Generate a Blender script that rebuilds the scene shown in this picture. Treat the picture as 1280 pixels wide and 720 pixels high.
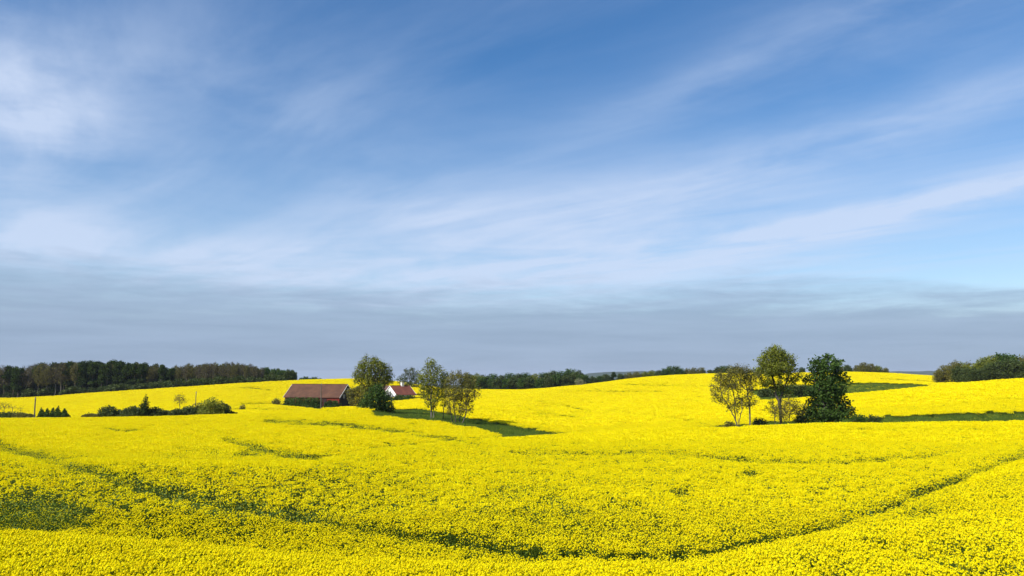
import bpy, math, random
import numpy as np
from math import radians as R

for o in list(bpy.data.objects): bpy.data.objects.remove(o)
SC = bpy.context.scene
COL = SC.collection
rs = np.random.RandomState(7)

# ------------------------------------------------------------------ camera, sky, sun, exposure
F, CX, CY = 1000.0, 640.0, 360.0           # focal length and centre in pixels of a 1280 x 720 frame
HORIZON = 468.0
PITCH = math.atan((HORIZON - CY) / F)
EYE = 0.0
cam = bpy.data.cameras.new('camera'); camo = bpy.data.objects.new('camera', cam); COL.objects.link(camo)
camo.location = (0, 0, EYE); camo.rotation_euler = (R(90) + PITCH, 0, 0)
cam.sensor_width = 36; cam.lens = 36 * F / 1280.0
cam.clip_start = 0.1; cam.clip_end = 40000
SC.camera = camo

SUN_AZ = R(-128)      # clockwise from +Y (view direction): behind and to the left
SUN_EL = R(40)
sd = bpy.data.lights.new('sun', 'SUN'); sd.energy = 4.8; sd.angle = R(0.5); sd.color = (1, 0.965, 0.90)
so = bpy.data.objects.new('sun', sd); COL.objects.link(so)
so.rotation_euler = (R(90) - SUN_EL, 0, math.pi - SUN_AZ); so.location = (-40, -40, 60)
# check of direction: lamp -Z must point away from the sun
SC.view_settings.view_transform = 'Standard'; SC.view_settings.look = 'None'
SC.view_settings.gamma = 1; SC.view_settings.use_curve_mapping = False
SC.view_settings.exposure = 0.42

W = bpy.data.worlds.new('World'); SC.world = W; W.use_nodes = True
nt = W.node_tree; nt.nodes.clear()

class NG:
    """small helper for building node trees"""
    def __init__(s, tree): s.t = tree
    def n(s, typ, **kw):
        nd = s.t.nodes.new(typ)
        for k, v in kw.items(): setattr(nd, k, v)
        return nd
    def set(s, sock, v):
        if hasattr(v, 'is_linked') or isinstance(v, bpy.types.NodeSocket): s.t.links.new(v, sock)
        else: sock.default_value = v
    def m(s, op, a, b=None, c=None, clamp=False):
        nd = s.n('ShaderNodeMath', operation=op); nd.use_clamp = clamp
        s.set(nd.inputs[0], a)
        if b is not None: s.set(nd.inputs[1], b)
        if c is not None: s.set(nd.inputs[2], c)
        return nd.outputs[0]
    def mix(s, fac, a, b):
        nd = s.n('ShaderNodeMix', data_type='RGBA'); s.set(nd.inputs[0], fac)
        s.set(nd.inputs[6], a); s.set(nd.inputs[7], b); return nd.outputs[2]
    def comb(s, x, y, z):
        nd = s.n('ShaderNodeCombineXYZ')
        for i, v in enumerate((x, y, z)): s.set(nd.inputs[i], v)
        return nd.outputs[0]
    def noise(s, vec, scale, detail=4, rough=.5, dist=0, col=False):
        nd = s.n('ShaderNodeTexNoise'); s.set(nd.inputs['Vector'], vec)
        nd.inputs['Scale'].default_value = scale; nd.inputs['Detail'].default_value = detail
        nd.inputs['Roughness'].default_value = rough; nd.inputs['Distortion'].default_value = dist
        return nd.outputs['Color' if col else 'Fac']
    def ss(s, v, lo, hi):
        nd = s.n('ShaderNodeMapRange', interpolation_type='SMOOTHSTEP'); s.set(nd.inputs[0], v)
        nd.inputs[1].default_value = min(lo, hi); nd.inputs[2].default_value = max(lo, hi)
        if hi < lo: nd.inputs[3].default_value = 1; nd.inputs[4].default_value = 0
        return nd.outputs[0]

g = NG(nt)
sky = g.n('ShaderNodeTexSky', sky_type='NISHITA'); sky.sun_disc = False
sky.sun_elevation = SUN_EL; sky.sun_rotation = SUN_AZ % (2 * math.pi)
sky.altitude = 0; sky.air_density = 1.0; sky.dust_density = 0.3; sky.ozone_density = 3.0
hs = g.n('ShaderNodeHueSaturation'); hs.inputs['Saturation'].default_value = 1.34; hs.inputs['Value'].default_value = 1.0; hs.inputs['Hue'].default_value = .503
nt.links.new(sky.outputs[0], hs.inputs['Color'])
tc = g.n('ShaderNodeTexCoord'); sep = g.n('ShaderNodeSeparateXYZ'); nt.links.new(tc.outputs['Generated'], sep.inputs[0])
dx, dy, dz = sep.outputs
el = g.m('MAXIMUM', dz, 0.012)
px_, py_ = g.m('DIVIDE', dx, el), g.m('DIVIDE', dy, el)          # position on a flat cloud sheet overhead
CA = R(38)                                                     # the cirrus bands run towards the left horizon
ua = g.m('ADD', g.m('MULTIPLY', px_, -math.sin(CA)), g.m('MULTIPLY', py_, math.cos(CA)))    # along
va = g.m('ADD', g.m('MULTIPLY', px_, math.cos(CA)), g.m('MULTIPLY', py_, math.sin(CA)))     # across
az = g.m('ARCTAN2', dx, dy)
elev = g.m('ARCSINE', dz)
def blob(a0, e0, ra, re, power=1.0, tilt=0.0):
    """soft cloud bank round an azimuth / elevation (degrees)"""
    da = g.m('SUBTRACT', az, R(a0)); de = g.m('SUBTRACT', elev, R(e0))
    de = g.m('SUBTRACT', de, g.m('MULTIPLY', da, tilt))
    q = g.m('ADD', g.m('POWER', g.m('ABSOLUTE', g.m('DIVIDE', da, R(ra))), 2.0),
            g.m('POWER', g.m('ABSOLUTE', g.m('DIVIDE', de, R(re))), 2.0))
    return g.m('MULTIPLY', g.m('EXPONENT', g.m('MULTIPLY', q, -1.0)), power)
n_st = g.noise(g.comb(g.m('MULTIPLY', ua, .30), va, 3.1), 1.15, 8, .57, .6)
n_so = g.noise(g.comb(g.m('MULTIPLY', ua, .60), va, 8.7), .75, 8, .60, .7)
n_big = g.noise(g.comb(g.m('MULTIPLY', ua, .40), va, 21.3), 0.42, 3, .5, .3)
n_sky = g.noise(g.comb(g.m('MULTIPLY', az, 5.0), g.m('MULTIPLY', elev, 14.0), 2.0), 1.3, 7, .58, .5)
bank = blob(-33, 15.5, 7.0, 4.8, .95)
for b_ in ((-31, 8.0, 12, 1.8, .48), (-8, 7.0, 16, 2.0, .80), (10, 9.0, 13, 2.6, .55), (28, 10.8, 14, 1.0, 1.25, .14), (30, 16.5, 20, 1.8, .40, .18), (8, 13, 22, 2.4, .30, .14), (-22, 19, 12, 4, .22, -.1), (-4, 11.5, 10, 1.6, .25), (30, 24, 16, 4, .30, .2), (14, 20, 14, 1.6, .22, .32)):
    bank = g.m('ADD', bank, blob(*b_))
tex = g.m('ADD', g.m('MULTIPLY', n_so, .55), g.m('ADD', g.m('MULTIPLY', n_st, .62), g.m('MULTIPLY', n_sky, .45)))
bankt = g.m('MULTIPLY', bank, g.ss(tex, .48, 1.06))
cir = g.m('MULTIPLY', g.m('MULTIPLY', g.ss(n_st, .42, .72), g.ss(n_big, .30, .70)), .19)
veil = g.m('ADD', g.m('MULTIPLY', g.ss(elev, R(23), R(5)), .29), .05)
veil = g.m('MULTIPLY', veil, g.m('ADD', g.m('MULTIPLY', n_so, 1.0), .5))
cl = g.m('MINIMUM', g.m('ADD', g.m('ADD', cir, g.m('MULTIPLY', bankt, 1.0)), veil), .86)
white = (4.75, 5.55, 7.1, 1)
c1 = g.mix(cl, hs.outputs[0], white)
# grey-blue altostratus deck low over the horizon with a ragged upper edge
edge_n = g.noise(g.comb(g.m('MULTIPLY', az, 3.2), g.m('MULTIPLY', elev, 24.0), 5.0), 2.0, 8, .66, .3)
edge = g.m('ADD', g.m('SUBTRACT', R(5.7), elev), g.m('MULTIPLY', g.m('SUBTRACT', edge_n, .5), R(5.0)))
edge = g.m('ADD', edge, g.m('MULTIPLY', blob(34, 7.5, 9, 3.0), R(-1.6)))
edge = g.m('ADD', edge, g.m('MULTIPLY', blob(20, 7.0, 8, 1.6), R(.7)))
edge = g.m('ADD', edge, g.m('MULTIPLY', blob(-34, 7.0, 16, 2.2), R(1.1)))
deck = g.m('MULTIPLY', g.ss(edge, R(-1.5), R(2.0)), g.m('ADD', .80, g.m('MULTIPLY', g.ss(elev, R(5), R(2)), .12)))
deck_n = g.noise(g.comb(g.m('MULTIPLY', az, 3.0), g.m('MULTIPLY', elev, 34.0), 11.0), 1.7, 7, .62, .3)
deck_c = g.mix(g.ss(deck_n, .25, .75), (2.10, 2.85, 4.10, 1), (2.50, 3.30, 4.65, 1))
c2 = g.mix(deck, c1, deck_c)
bg = g.n('ShaderNodeBackground'); bg.inputs['Strength'].default_value = 0.1
nt.links.new(c2, bg.inputs['Color'])
out = g.n('ShaderNodeOutputWorld'); nt.links.new(bg.outputs[0], out.inputs['Surface'])

# ------------------------------------------------------------------ helpers
def ratio(y):
    """z / Y of the ray through image row y"""
    yc = -(np.asarray(y, float) - CY) / F
    return (math.sin(PITCH) + yc * math.cos(PITCH)) / (math.cos(PITCH) - yc * math.sin(PITCH))
def slope_s(x, y):
    yc = -(np.asarray(y, float) - CY) / F
    return ((np.asarray(x, float) - CX) / F) / (math.cos(PITCH) - yc * math.sin(PITCH))
def project(X, Y, Z):
    d = Y * math.cos(PITCH) + Z * math.sin(PITCH); u = -Y * math.sin(PITCH) + Z * math.cos(PITCH)
    d = np.maximum(d, .01)
    return CX + F * X / d, CY - F * u / d

def pchip(xk, yk, x):
    """monotone cubic; xk (K,) or (N,K), yk same, x (N,) or (N,M)"""
    xk = np.atleast_2d(xk); yk = np.atleast_2d(yk); x = np.atleast_2d(x)
    h = np.diff(xk, axis=1); dl = np.diff(yk, axis=1) / h
    d = np.zeros_like(yk)
    w1 = 2 * h[:, 1:] + h[:, :-1]; w2 = h[:, 1:] + 2 * h[:, :-1]
    same = dl[:, 1:] * dl[:, :-1] > 0
    with np.errstate(divide='ignore', invalid='ignore'):
        hm = (w1 + w2) / (w1 / dl[:, :-1] + w2 / dl[:, 1:])
    d[:, 1:-1] = np.where(same, hm, 0); d[:, 0] = dl[:, 0]; d[:, -1] = dl[:, -1]
    outv = np.empty((xk.shape[0], x.shape[1]))
    for i in range(xk.shape[0]):
        xi = np.clip(x[i if x.shape[0] > 1 else 0], xk[i, 0], xk[i, -1])
        k = np.clip(np.searchsorted(xk[i], xi) - 1, 0, xk.shape[1] - 2)
        t = (xi - xk[i, k]) / h[i, k]
        outv[i] = ((1 + 2 * t) * (1 - t) ** 2 * yk[i, k] + t * (1 - t) ** 2 * h[i, k] * d[i, k]
                   + t * t * (3 - 2 * t) * yk[i, k + 1] + t * t * (t - 1) * h[i, k] * d[i, k + 1])
    return outv

def vnoise(x, y, seed=0):
    """smooth 2-D value noise, 0..1"""
    tab = np.random.RandomState(1000 + seed).rand(256, 256)
    xi = np.floor(x).astype(int); yi = np.floor(y).astype(int); fx = x - xi; fy = y - yi
    fx = fx * fx * (3 - 2 * fx); fy = fy * fy * (3 - 2 * fy)
    a = tab[xi % 256, yi % 256]; b = tab[(xi + 1) % 256, yi % 256]
    c = tab[xi % 256, (yi + 1) % 256]; d = tab[(xi + 1) % 256, (yi + 1) % 256]
    return (a * (1 - fx) + b * fx) * (1 - fy) + (c * (1 - fx) + d * fx) * fy
def fbm(x, y, seed=0, oct=4):
    s = 0; a = .5; t = 0
    for i in range(oct): s = s + a * vnoise(x * 2 ** i, y * 2 ** i, seed + i); t += a; a *= .5
    return s / t

# ------------------------------------------------------------------ terrain: ridges and hollows of the top of the crop
# every line is a ridge or a valley floor: (column, row it is seen on, distance in metres)
XS = [-150, 0, 150, 290, 350, 400, 440, 490, 560, 640, 720, 820, 900, 980, 1050, 1110, 1160, 1220, 1280, 1430]
def L(ys, ds): return list(zip(XS, ys, ds))
ONE = [1] * 20
LINES = [
 # bottom of the picture
 L([720]*20, [13]*20),
 # crest of the nearest rise
 L([655,655,664,679,683,686,688,689,691,692,692,692,683,667,648,630,613,592,572,550],
   [22,22,21.5,20,19,18.5,18,18,17.5,17,16.5,17,18,20,23,26,30,35,40,46]),
 # hollow behind it
 L([659,659,667,681,685,687.5,689,690,691.5,692.5,693,694,685,669,650,632,615,594,574,552],
   [29.5,29.5,29,28.5,27.5,27,26.5,26,25,24,23.5,23,24,27,31,35,40,46,52,58]),
 # second rise
 L([563,566,573,576.5,577,572,564,557,550,545,541,536,532,530,528,527,526,525,524,523],
   [46,45,43,43,43,46,52,58,66,72,80,87,91,93,94,95,96,97,97,97]),
 # hollow behind it
 L([563,567,577,582,583,577,568,560,552.5,547.5,543,538,534,532,530,529,528,527,526,525],
   [54,56,58,60,60,64,72,80,90,96,104,110,111,112,113,113,113,112,112,112]),
 # low ridge in front of the bushes, foot of the far slope
 L([521.5,521.5,520.5,517.5,514,512,509,513,522,533,541,533,528,526,522,519,517,515,513,511],
   [135,135,135,135,137,140,145,145,138,130,128,130,130,128,126,125,124,123,122,122]),
 # hollow with the bushes | far slope | crest of the right-hand hill
 L([525,525,524,520,514.5,513,512,510,509,512,517,510,504,499,493,487,482,477,472.5,466],
   [170,170,170,170,180,190,185,180,185,190,190,200,205,208,210,215,220,225,230,240]),
 # far slope | hollow with the dark green field behind the right-hand hill
 L([508,508,504,499,503,506.5,505.5,504.5,499,500,502,494,489,492,495,489,484,479,474.5,469],
   [260,260,260,262,262,262,262,262,262,262,262,262,265,262,255,258,262,268,272,280]),
 # the far crest
 L([498,497,488,479,475.5,474,473,476,486,488,482,470,466.5,466,464.5,466,469,471,472,468],
   [372,372,372,374,376,380,385,380,370,370,375,395,410,415,420,420,420,425,430,430]),
]
NS_, NY_ = 700, 520
sg = np.linspace(-1.05, 1.05, NS_)
yg = np.concatenate([[0.0], np.geomspace(6, 14000, NY_ - 1)])
Yk = np.zeros((NS_, len(LINES) + 5)); Zk = np.zeros_like(Yk)
Yk[:, 0] = 0; Zk[:, 0] = -1.35; Yk[:, 1] = 5; Zk[:, 1] = -1.75
for i, ln in enumerate(LINES):
    a = np.array(ln, float); s = slope_s(a[:, 0], a[:, 1])
    d = pchip(s, a[:, 2], sg)[0]; r = pchip(s, ratio(a[:, 1]), sg)[0]
    Yk[:, i + 2] = d; Zk[:, i + 2] = d * r
Yk[:, -3] = 700; Zk[:, -3] = -19; Yk[:, -2] = 1800; Zk[:, -2] = -50; Yk[:, -1] = 14000; Zk[:, -1] = -260
HT = pchip(Yk, Zk, yg)
# light smoothing across columns
ker = np.exp(-np.linspace(-2, 2, 13) ** 2); ker /= ker.sum()
pad = np.pad(HT, ((6, 6), (0, 0)), mode='edge')
HT = sum(ker[k] * pad[k:k + NS_] for k in range(13))
CROP = 1.15
def canopy(X, Y):
    X = np.asarray(X, float); Y = np.asarray(Y, float)
    s = np.clip(X / np.maximum(Y, 9.0), -1.05, 1.05)
    fs = (s - sg[0]) / (sg[1] - sg[0]); i = np.clip(fs.astype(int), 0, NS_ - 2); ts = fs - i
    Yc = np.clip(Y, 0, 13999)
    j = np.clip(np.searchsorted(yg, Yc) - 1, 0, NY_ - 2); ty = (Yc - yg[j]) / (yg[j + 1] - yg[j])
    z = (HT[i, j] * (1 - ts) + HT[i + 1, j] * ts) * (1 - ty) + (HT[i, j + 1] * (1 - ts) + HT[i + 1, j + 1] * ts) * ty
    z = z + (fbm(X / 9, Y / 9, 3, 2) - .5) * .22 * np.clip(Y / 20, 0, 1)
    return z
def soil(X, Y): return canopy(X, Y) - CROP
def at(x, y, Y):
    return np.array([float(slope_s(x, y)) * Y, Y, float(ratio(y)) * Y])
def ground_at(x, y, Y):
    p = at(x, y, Y); p[2] = float(soil(p[0], p[1])); return p

# ------------------------------------------------------------------ materials
def mat(name):
    m = bpy.data.materials.new(name); m.use_nodes = True; t = m.node_tree; t.nodes.clear()
    return m, NG(t)
def finish(gg, shader): 
    o = gg.n('ShaderNodeOutputMaterial'); gg.t.links.new(shader, o.inputs['Surface'])
def principled(gg, col, rough=.8, spec=.2):
    b = gg.n('ShaderNodeBsdfPrincipled'); gg.set(b.inputs['Base Color'], col)
    b.inputs['Roughness'].default_value = rough; b.inputs['Specular IOR Level'].default_value = spec
    return b
def leaf_mat(name, c1, c2, trans=.3, rough=.6, spec=.25, inst=False):
    m, gg = mat(name)
    if inst: v = gg.n('ShaderNodeObjectInfo').outputs['Random']
    else: v = gg.n('ShaderNodeAttribute', attribute_name='var').outputs['Fac']
    c = gg.mix(v, (*c1, 1), (*c2, 1))
    b = principled(gg, c, rough, spec)
    tr = gg.n('ShaderNodeBsdfTranslucent'); gg.set(tr.inputs['Color'], c)
    ms = gg.n('ShaderNodeMixShader'); ms.inputs[0].default_value = trans
    gg.t.links.new(b.outputs[0], ms.inputs[1]); gg.t.links.new(tr.outputs[0], ms.inputs[2])
    finish(gg, ms.outputs[0]); return m
def noise_mat(name, c1, c2, scale, rough=.85, detail=5, bump=0, vec='Object', stretch=None, spec=.2):
    m, gg = mat(name)
    v = gg.n('ShaderNodeTexCoord').outputs[vec]
    if stretch:
        mp = gg.n('ShaderNodeMapping'); gg.t.links.new(v, mp.inputs[0]); mp.inputs['Scale'].default_value = stretch; v = mp.outputs[0]
    f = gg.noise(v, scale, detail, .6)
    c = gg.mix(gg.ss(f, .3, .7), (*c1, 1), (*c2, 1))
    b = principled(gg, c, rough, spec)
    if bump:
        bp = gg.n('ShaderNodeBump'); bp.inputs['Strength'].default_value = bump; gg.t.links.new(f, bp.inputs['Height'])
        gg.t.links.new(bp.outputs[0], b.inputs['Normal'])
    finish(gg, b.outputs[0]); return m

M = {}
M['petal'] = leaf_mat('rapeseed_petals', (.90, .745, .003), (.96, .86, .006), .33, .7, .05, inst=True)
M['stem'] = leaf_mat('rapeseed_green', (.085, .135, .012), (.150, .210, .020), .35, .6, .2, inst=True)
M['grass'] = leaf_mat('grass_blades', (.075, .128, .012), (.150, .215, .024), .38, .6, .2, inst=True)
M['bark'] = noise_mat('bark', (.06, .048, .036), (.16, .135, .10), 3, .9, 5, .4, stretch=(1, 1, .25))
M['pale_bark'] = noise_mat('pale_bark', (.10, .088, .068), (.24, .215, .17), 2.5, .9, 5, .3, stretch=(1, 1, .25))
M['twig'] = leaf_mat('bare_twigs', (.058, .047, .030), (.112, .094, .060), .0, .9, .1)
M['twig_olive'] = leaf_mat('budding_twigs', (.065, .060, .028), (.12, .105, .05), .15, .8, .1)
M['new_leaf'] = leaf_mat('fresh_leaves', (.140, .170, .015), (.255, .275, .028), .42)
M['bud_leaf'] = leaf_mat('brownish_new_leaves', (.130, .130, .020), (.235, .215, .038), .38)
M['dark_leaf'] = leaf_mat('dark_glossy_leaves', (.034, .076, .012), (.085, .140, .022), .30, .6, .15)
M['mid_leaf'] = leaf_mat('mid_green_leaves', (.045, .072, .014), (.092, .120, .024), .30)
M['pine'] = leaf_mat('pine_needles', (.022, .042, .008), (.052, .078, .015), .15, .8, .05)
M['blossom'] = leaf_mat('pale_blossom', (.15, .16, .08), (.30, .30, .19), .3)
M['post'] = noise_mat('weathered_wood', (.07, .06, .05), (.17, .15, .125), 2, .9, 4, stretch=(4, 4, .4))

# ground: crop soil, grass strips, woodland floor and distant fields, told apart by where they lie
m, gg = mat('ground_cover')
geo = gg.n('ShaderNodeNewGeometry'); P = geo.outputs['Position']
n1 = gg.noise(P, .9, 6, .65); n2 = gg.noise(P, .035, 4, .5)
crop_c = gg.mix(gg.ss(n1, .35, .65), (.040, .062, .012, 1), (.080, .110, .020, 1))
grass_c = gg.mix(gg.ss(n1, .3, .7), (.062, .105, .012, 1), (.125, .175, .022, 1))
at_g = gg.n('ShaderNodeAttribute', attribute_name='grass').outputs['Fac']
at_f = gg.n('ShaderNodeAttribute', attribute_name='far').outputs['Fac']
at_w = gg.n('ShaderNodeAttribute', attribute_name='woodfloor').outputs['Fac']
c = gg.mix(at_g, crop_c, grass_c)
c = gg.mix(at_w, c, gg.mix(n1, (.030, .026, .014, 1), (.050, .045, .022, 1)))  # woodland floor coloured dark to deepen the shade inside the wood
n3 = gg.noise(P, .0022, 3, .6)
far_c = gg.mix(gg.ss(n3, .45, .55), (.022, .042, .018, 1), (.075, .095, .035, 1))
c = gg.mix(at_f, c, far_c)
b = principled(gg, c, .95, .1); finish(gg, b.outputs[0]); M['ground'] = m
M['hill'] = noise_mat('distant_wooded_hills', (.020, .036, .016), (.050, .070, .028), .004, .95)

# ------------------------------------------------------------------ mesh and object helpers
def np_mesh(name, V, faces, mats, midx=None, var=None, smooth=False):
    """faces: list of (n,k) int arrays"""
    me = bpy.data.meshes.new(name)
    V = np.asarray(V, np.float32); faces = [np.asarray(f, np.int32) for f in faces if len(f)]
    loops = np.concatenate([f.ravel() for f in faces]); tot = np.concatenate([np.full(len(f), f.shape[1], np.int32) for f in faces])
    st = np.concatenate([[0], np.cumsum(tot)[:-1]]).astype(np.int32)
    me.vertices.add(len(V)); me.vertices.foreach_set('co', V.ravel())
    me.loops.add(len(loops)); me.loops.foreach_set('vertex_index', loops)
    me.polygons.add(len(tot)); me.polygons.foreach_set('loop_start', st)
    if midx is not None: me.polygons.foreach_set('material_index', np.asarray(midx, np.int32))
    if smooth: me.polygons.foreach_set('use_smooth', np.ones(len(tot), bool))
    for mm in mats: me.materials.append(mm)
    if var is not None:
        a = me.attributes.new('var', 'FLOAT', 'FACE'); a.data.foreach_set('value', np.asarray(var, np.float32))
    me.update(calc_edges=True); me.validate()
    return me
def obj(name, me, parent=None):
    o = bpy.data.objects.new(name, me); COL.objects.link(o)
    if parent is not None: o.parent = parent
    return o
def tag(o, label=None, cat=None, group=None, kind=None):
    if label: o['label'] = label
    if cat: o['category'] = cat
    if group: o['group'] = group
    if kind: o['kind'] = kind
    return o
def thing(name, label, cat, loc, rz=0, group=None):
    o = bpy.data.objects.new(name, None); o.empty_display_size = .5; COL.objects.link(o)
    o.location = tuple(float(v) for v in loc); o.rotation_euler = (0, 0, rz)
    return tag(o, label, cat, group)
def dup(root, loc, rz=0, scale=(1, 1, 1), label=None, group=None):
    r = root.copy(); COL.objects.link(r); r.location = tuple(float(v) for v in loc); r.rotation_euler = (0, 0, rz); r.scale = scale
    if label: r['label'] = label
    if group: r['group'] = group
    for ch in list(root.children):
        c = ch.copy(); COL.objects.link(c); c.parent = r
        for gch in list(ch.children):
            d = gch.copy(); COL.objects.link(d); d.parent = c
    return r
def box(V, Q, x0, x1, y0, y1, z0, z1):
    i = len(V)
    V += [(x0,y0,z0),(x1,y0,z0),(x1,y1,z0),(x0,y1,z0),(x0,y0,z1),(x1,y0,z1),(x1,y1,z1),(x0,y1,z1)]
    Q += [(i,i+3,i+2,i+1),(i+4,i+5,i+6,i+7),(i,i+1,i+5,i+4),(i+1,i+2,i+6,i+5),(i+2,i+3,i+7,i+6),(i+3,i,i+4,i+7)]
def poly_part(name, V, F_, m, parent):
    me = bpy.data.meshes.new(name); me.from_pydata([tuple(map(float, v)) for v in V], [], F_); me.materials.append(m); me.update()
    return obj(name, me, parent)
def rand_unit(rng, n):
    v = rng.normal(size=(n, 3)); return v / np.linalg.norm(v, axis=1, keepdims=True)
def leaf_quads(rng, C, size, aspect=.6, up=0.0, axis=None):
    """rhombic leaf faces at points C"""
    n = len(C); nr = rand_unit(rng, n); nr[:, 2] = np.abs(nr[:, 2]) + up; nr /= np.linalg.norm(nr, axis=1, keepdims=True)
    a = rand_unit(rng, n) if axis is None else axis
    u = np.cross(nr, a); u /= np.linalg.norm(u, axis=1, keepdims=True) + 1e-9
    v = np.cross(nr, u)
    s = (np.asarray(size) * np.ones(n))[:, None]
    V = np.stack([C - u * s * .5, C - v * s * .5 * aspect, C + u * s * .5, C + v * s * .5 * aspect], 1).reshape(-1, 3)
    return V, np.arange(4 * n).reshape(-1, 4)

# ------------------------------------------------------------------ trees: branches grown towards points of the crown
def grow(rng, stems, A, step, maxit=90, up=.10, jit=.25, limit=2600):
    P = []; par = []
    for b, t in stems:                        # each stem: base, top of the clear trunk
        b = np.array(b, float); t = np.array(t, float); n = max(2, int(np.linalg.norm(t - b) / step)); last = -1
        bend = rng.normal(size=3) * step * .5; bend[2] = 0
        for k in range(n + 1):
            f = k / n; P.append(b + (t - b) * f + bend * math.sin(f * math.pi) + (rng.normal(size=3) * step * .08 if 0 < k else 0)); par.append(last); last = len(P) - 1
    P = np.array(P); par = list(par); A = A.copy()
    D = np.linalg.norm(A[:, None] - P[None], axis=2); near = D.argmin(1); dist = D.min(1)
    kids = np.zeros(limit + 2000, int)
    for p in par:
        if p >= 0: kids[p] += 1
    dk = step * 1.3
    for it in range(maxit):
        ok = (dist > dk) & (kids[near] < 4)
        if not ok.any() or len(P) > limit: break
        A2 = A[ok]; nr = near[ok]; dirs = A2 - P[nr]; dirs /= np.linalg.norm(dirs, axis=1, keepdims=True)
        u, inv = np.unique(nr, return_inverse=True); sm = np.zeros((len(u), 3)); np.add.at(sm, inv, dirs)
        sm /= np.linalg.norm(sm, axis=1, keepdims=True) + 1e-9
        sm += rng.normal(size=sm.shape) * jit; sm[:, 2] += up
        sm /= np.linalg.norm(sm, axis=1, keepdims=True) + 1e-9
        newP = P[u] + sm * step; i0 = len(P)
        P = np.vstack([P, newP]); par += list(u); kids[u] += 1
        Dn = np.linalg.norm(A[:, None] - newP[None], axis=2); j = Dn.argmin(1); dm = Dn.min(1)
        b = dm < dist; near[b] = i0 + j[b]; dist[b] = dm[b]
    return P, np.array(par)
def branch_mesh(name, P, par, R0, r0, m, sides=5):
    n = len(P); cnt = np.zeros(n); kid = np.zeros(n, int)
    for i in range(n - 1, -1, -1):
        if kid[i] == 0: cnt[i] += 1
        if par[i] >= 0: cnt[par[i]] += cnt[i]; kid[par[i]] += 1
    rad = r0 + (R0 - r0) * np.sqrt((cnt - 1) / max(cnt.max() - 1, 1))
    root = par < 0
    # flare at the foot
    rad = np.where(root, rad * 1.35, rad)
    d = np.zeros((n, 3)); pi = par.copy(); d[~root] = P[~root] - P[par[~root]]
    ch = {}
    for i in range(n):
        if par[i] >= 0: ch.setdefault(par[i], i)
    for i in np.where(root)[0]: d[i] = P[ch[i]] - P[i]
    d /= np.linalg.norm(d, axis=1, keepdims=True) + 1e-9
    ref = np.where((np.abs(d[:, :1]) > .9), np.array([[0, 1, 0]]), np.array([[1, 0, 0]]))
    u = np.cross(d, ref); u /= np.linalg.norm(u, axis=1, keepdims=True); v = np.cross(d, u)
    ang = np.arange(sides) * 2 * math.pi / sides
    V = P[:, None] + rad[:, None, None] * (u[:, None] * np.cos(ang)[None, :, None] + v[:, None] * np.sin(ang)[None, :, None])
    i = np.where(~root)[0]; a = par[i] * sides; b = i * sides; k = np.arange(sides); k2 = (k + 1) % sides
    Q = np.stack([a[:, None] + k, a[:, None] + k2, b[:, None] + k2, b[:, None] + k], 2).reshape(-1, 4)
    return np_mesh(name, V.reshape(-1, 3), [Q], [m], smooth=True), cnt
def in_ellipsoids(rng, E, n):
    """random points in a union of ellipsoids (cx, cy, cz, rx, ry, rz)"""
    E = np.array(E, float); vol = E[:, 3] * E[:, 4] * E[:, 5]; k = rng.choice(len(E), n, p=vol / vol.sum())
    p = rand_unit(rng, n) * (rng.rand(n, 1) ** .42)
    return E[k, :3] + p * E[k, 3:]
def tree_meshes(rng, stems, E, n_attr, step, R0, r0, bark, leaf, leaf_n, leaf_size, spread, tipmax=4, twig=None, twig_n=0, twig_len=.8, twig_w=.03, aspect=.6, limit=2600, fill=0.0):
    A = in_ellipsoids(rng, E, n_attr)
    P, par = grow(rng, stems, A, step, limit=limit)
    tm, cnt = branch_mesh('trunk', P, par, R0, r0, bark)
    zmin = min(e[2] - e[5] for e in E)
    tips = np.where((cnt <= tipmax) & (P[:, 2] > zmin - .3))[0]
    Vs = []; Fs = []; var = []; mi = []; off = 0; mats = []
    if leaf_n:
        k = rng.choice(tips, int(leaf_n)); C = P[k] + rng.normal(size=(len(k), 3)) * spread
        nf = int(leaf_n * fill)
        if nf: C[:nf] = in_ellipsoids(rng, E, nf); k[:nf] = np.linalg.norm(P[None, ::3] - C[:nf, None], axis=2).argmin(1) * 3
        V, Fq = leaf_quads(rng, C, leaf_size * (.6 + .8 * rng.rand(len(k))), aspect, .25)
        cl = rng.rand(len(P))[k]                       # clumps: twigs share a tint
        Vs.append(V); Fs.append(Fq); var.append(np.clip(.65 * cl + .35 * rng.rand(len(k)), 0, 1)); mi.append(np.zeros(len(k))); off = len(V); mats.append(leaf)
    if twig_n:
        k = rng.choice(tips, int(twig_n)); b = P[k] + rng.normal(size=(len(k), 3)) * .15
        c0 = np.array([0, 0, P[:, 2].mean()]); dr = rand_unit(rng, len(k)) * .9 + (P[k] - P[np.maximum(par[k], 0)]) / step * .8; dr[:, 2] += .35
        dr /= np.linalg.norm(dr, axis=1, keepdims=True); ln = twig_len * (.5 + rng.rand(len(k), 1))
        sd = np.cross(dr, rand_unit(rng, len(k))); sd /= np.linalg.norm(sd, axis=1, keepdims=True)
        V = np.stack([b - sd * twig_w, b + sd * twig_w, b + dr * ln], 1).reshape(-1, 3)
        Vs.append(V); Fs.append(np.arange(len(V)).reshape(-1, 3) + off); var.append(rng.rand(len(k))); mi.append(np.full(len(k), len(mats))); mats.append(twig)
    cm = np_mesh('crown', np.concatenate(Vs), Fs, mats, np.concatenate(mi), np.concatenate(var))
    return tm, cm
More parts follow.
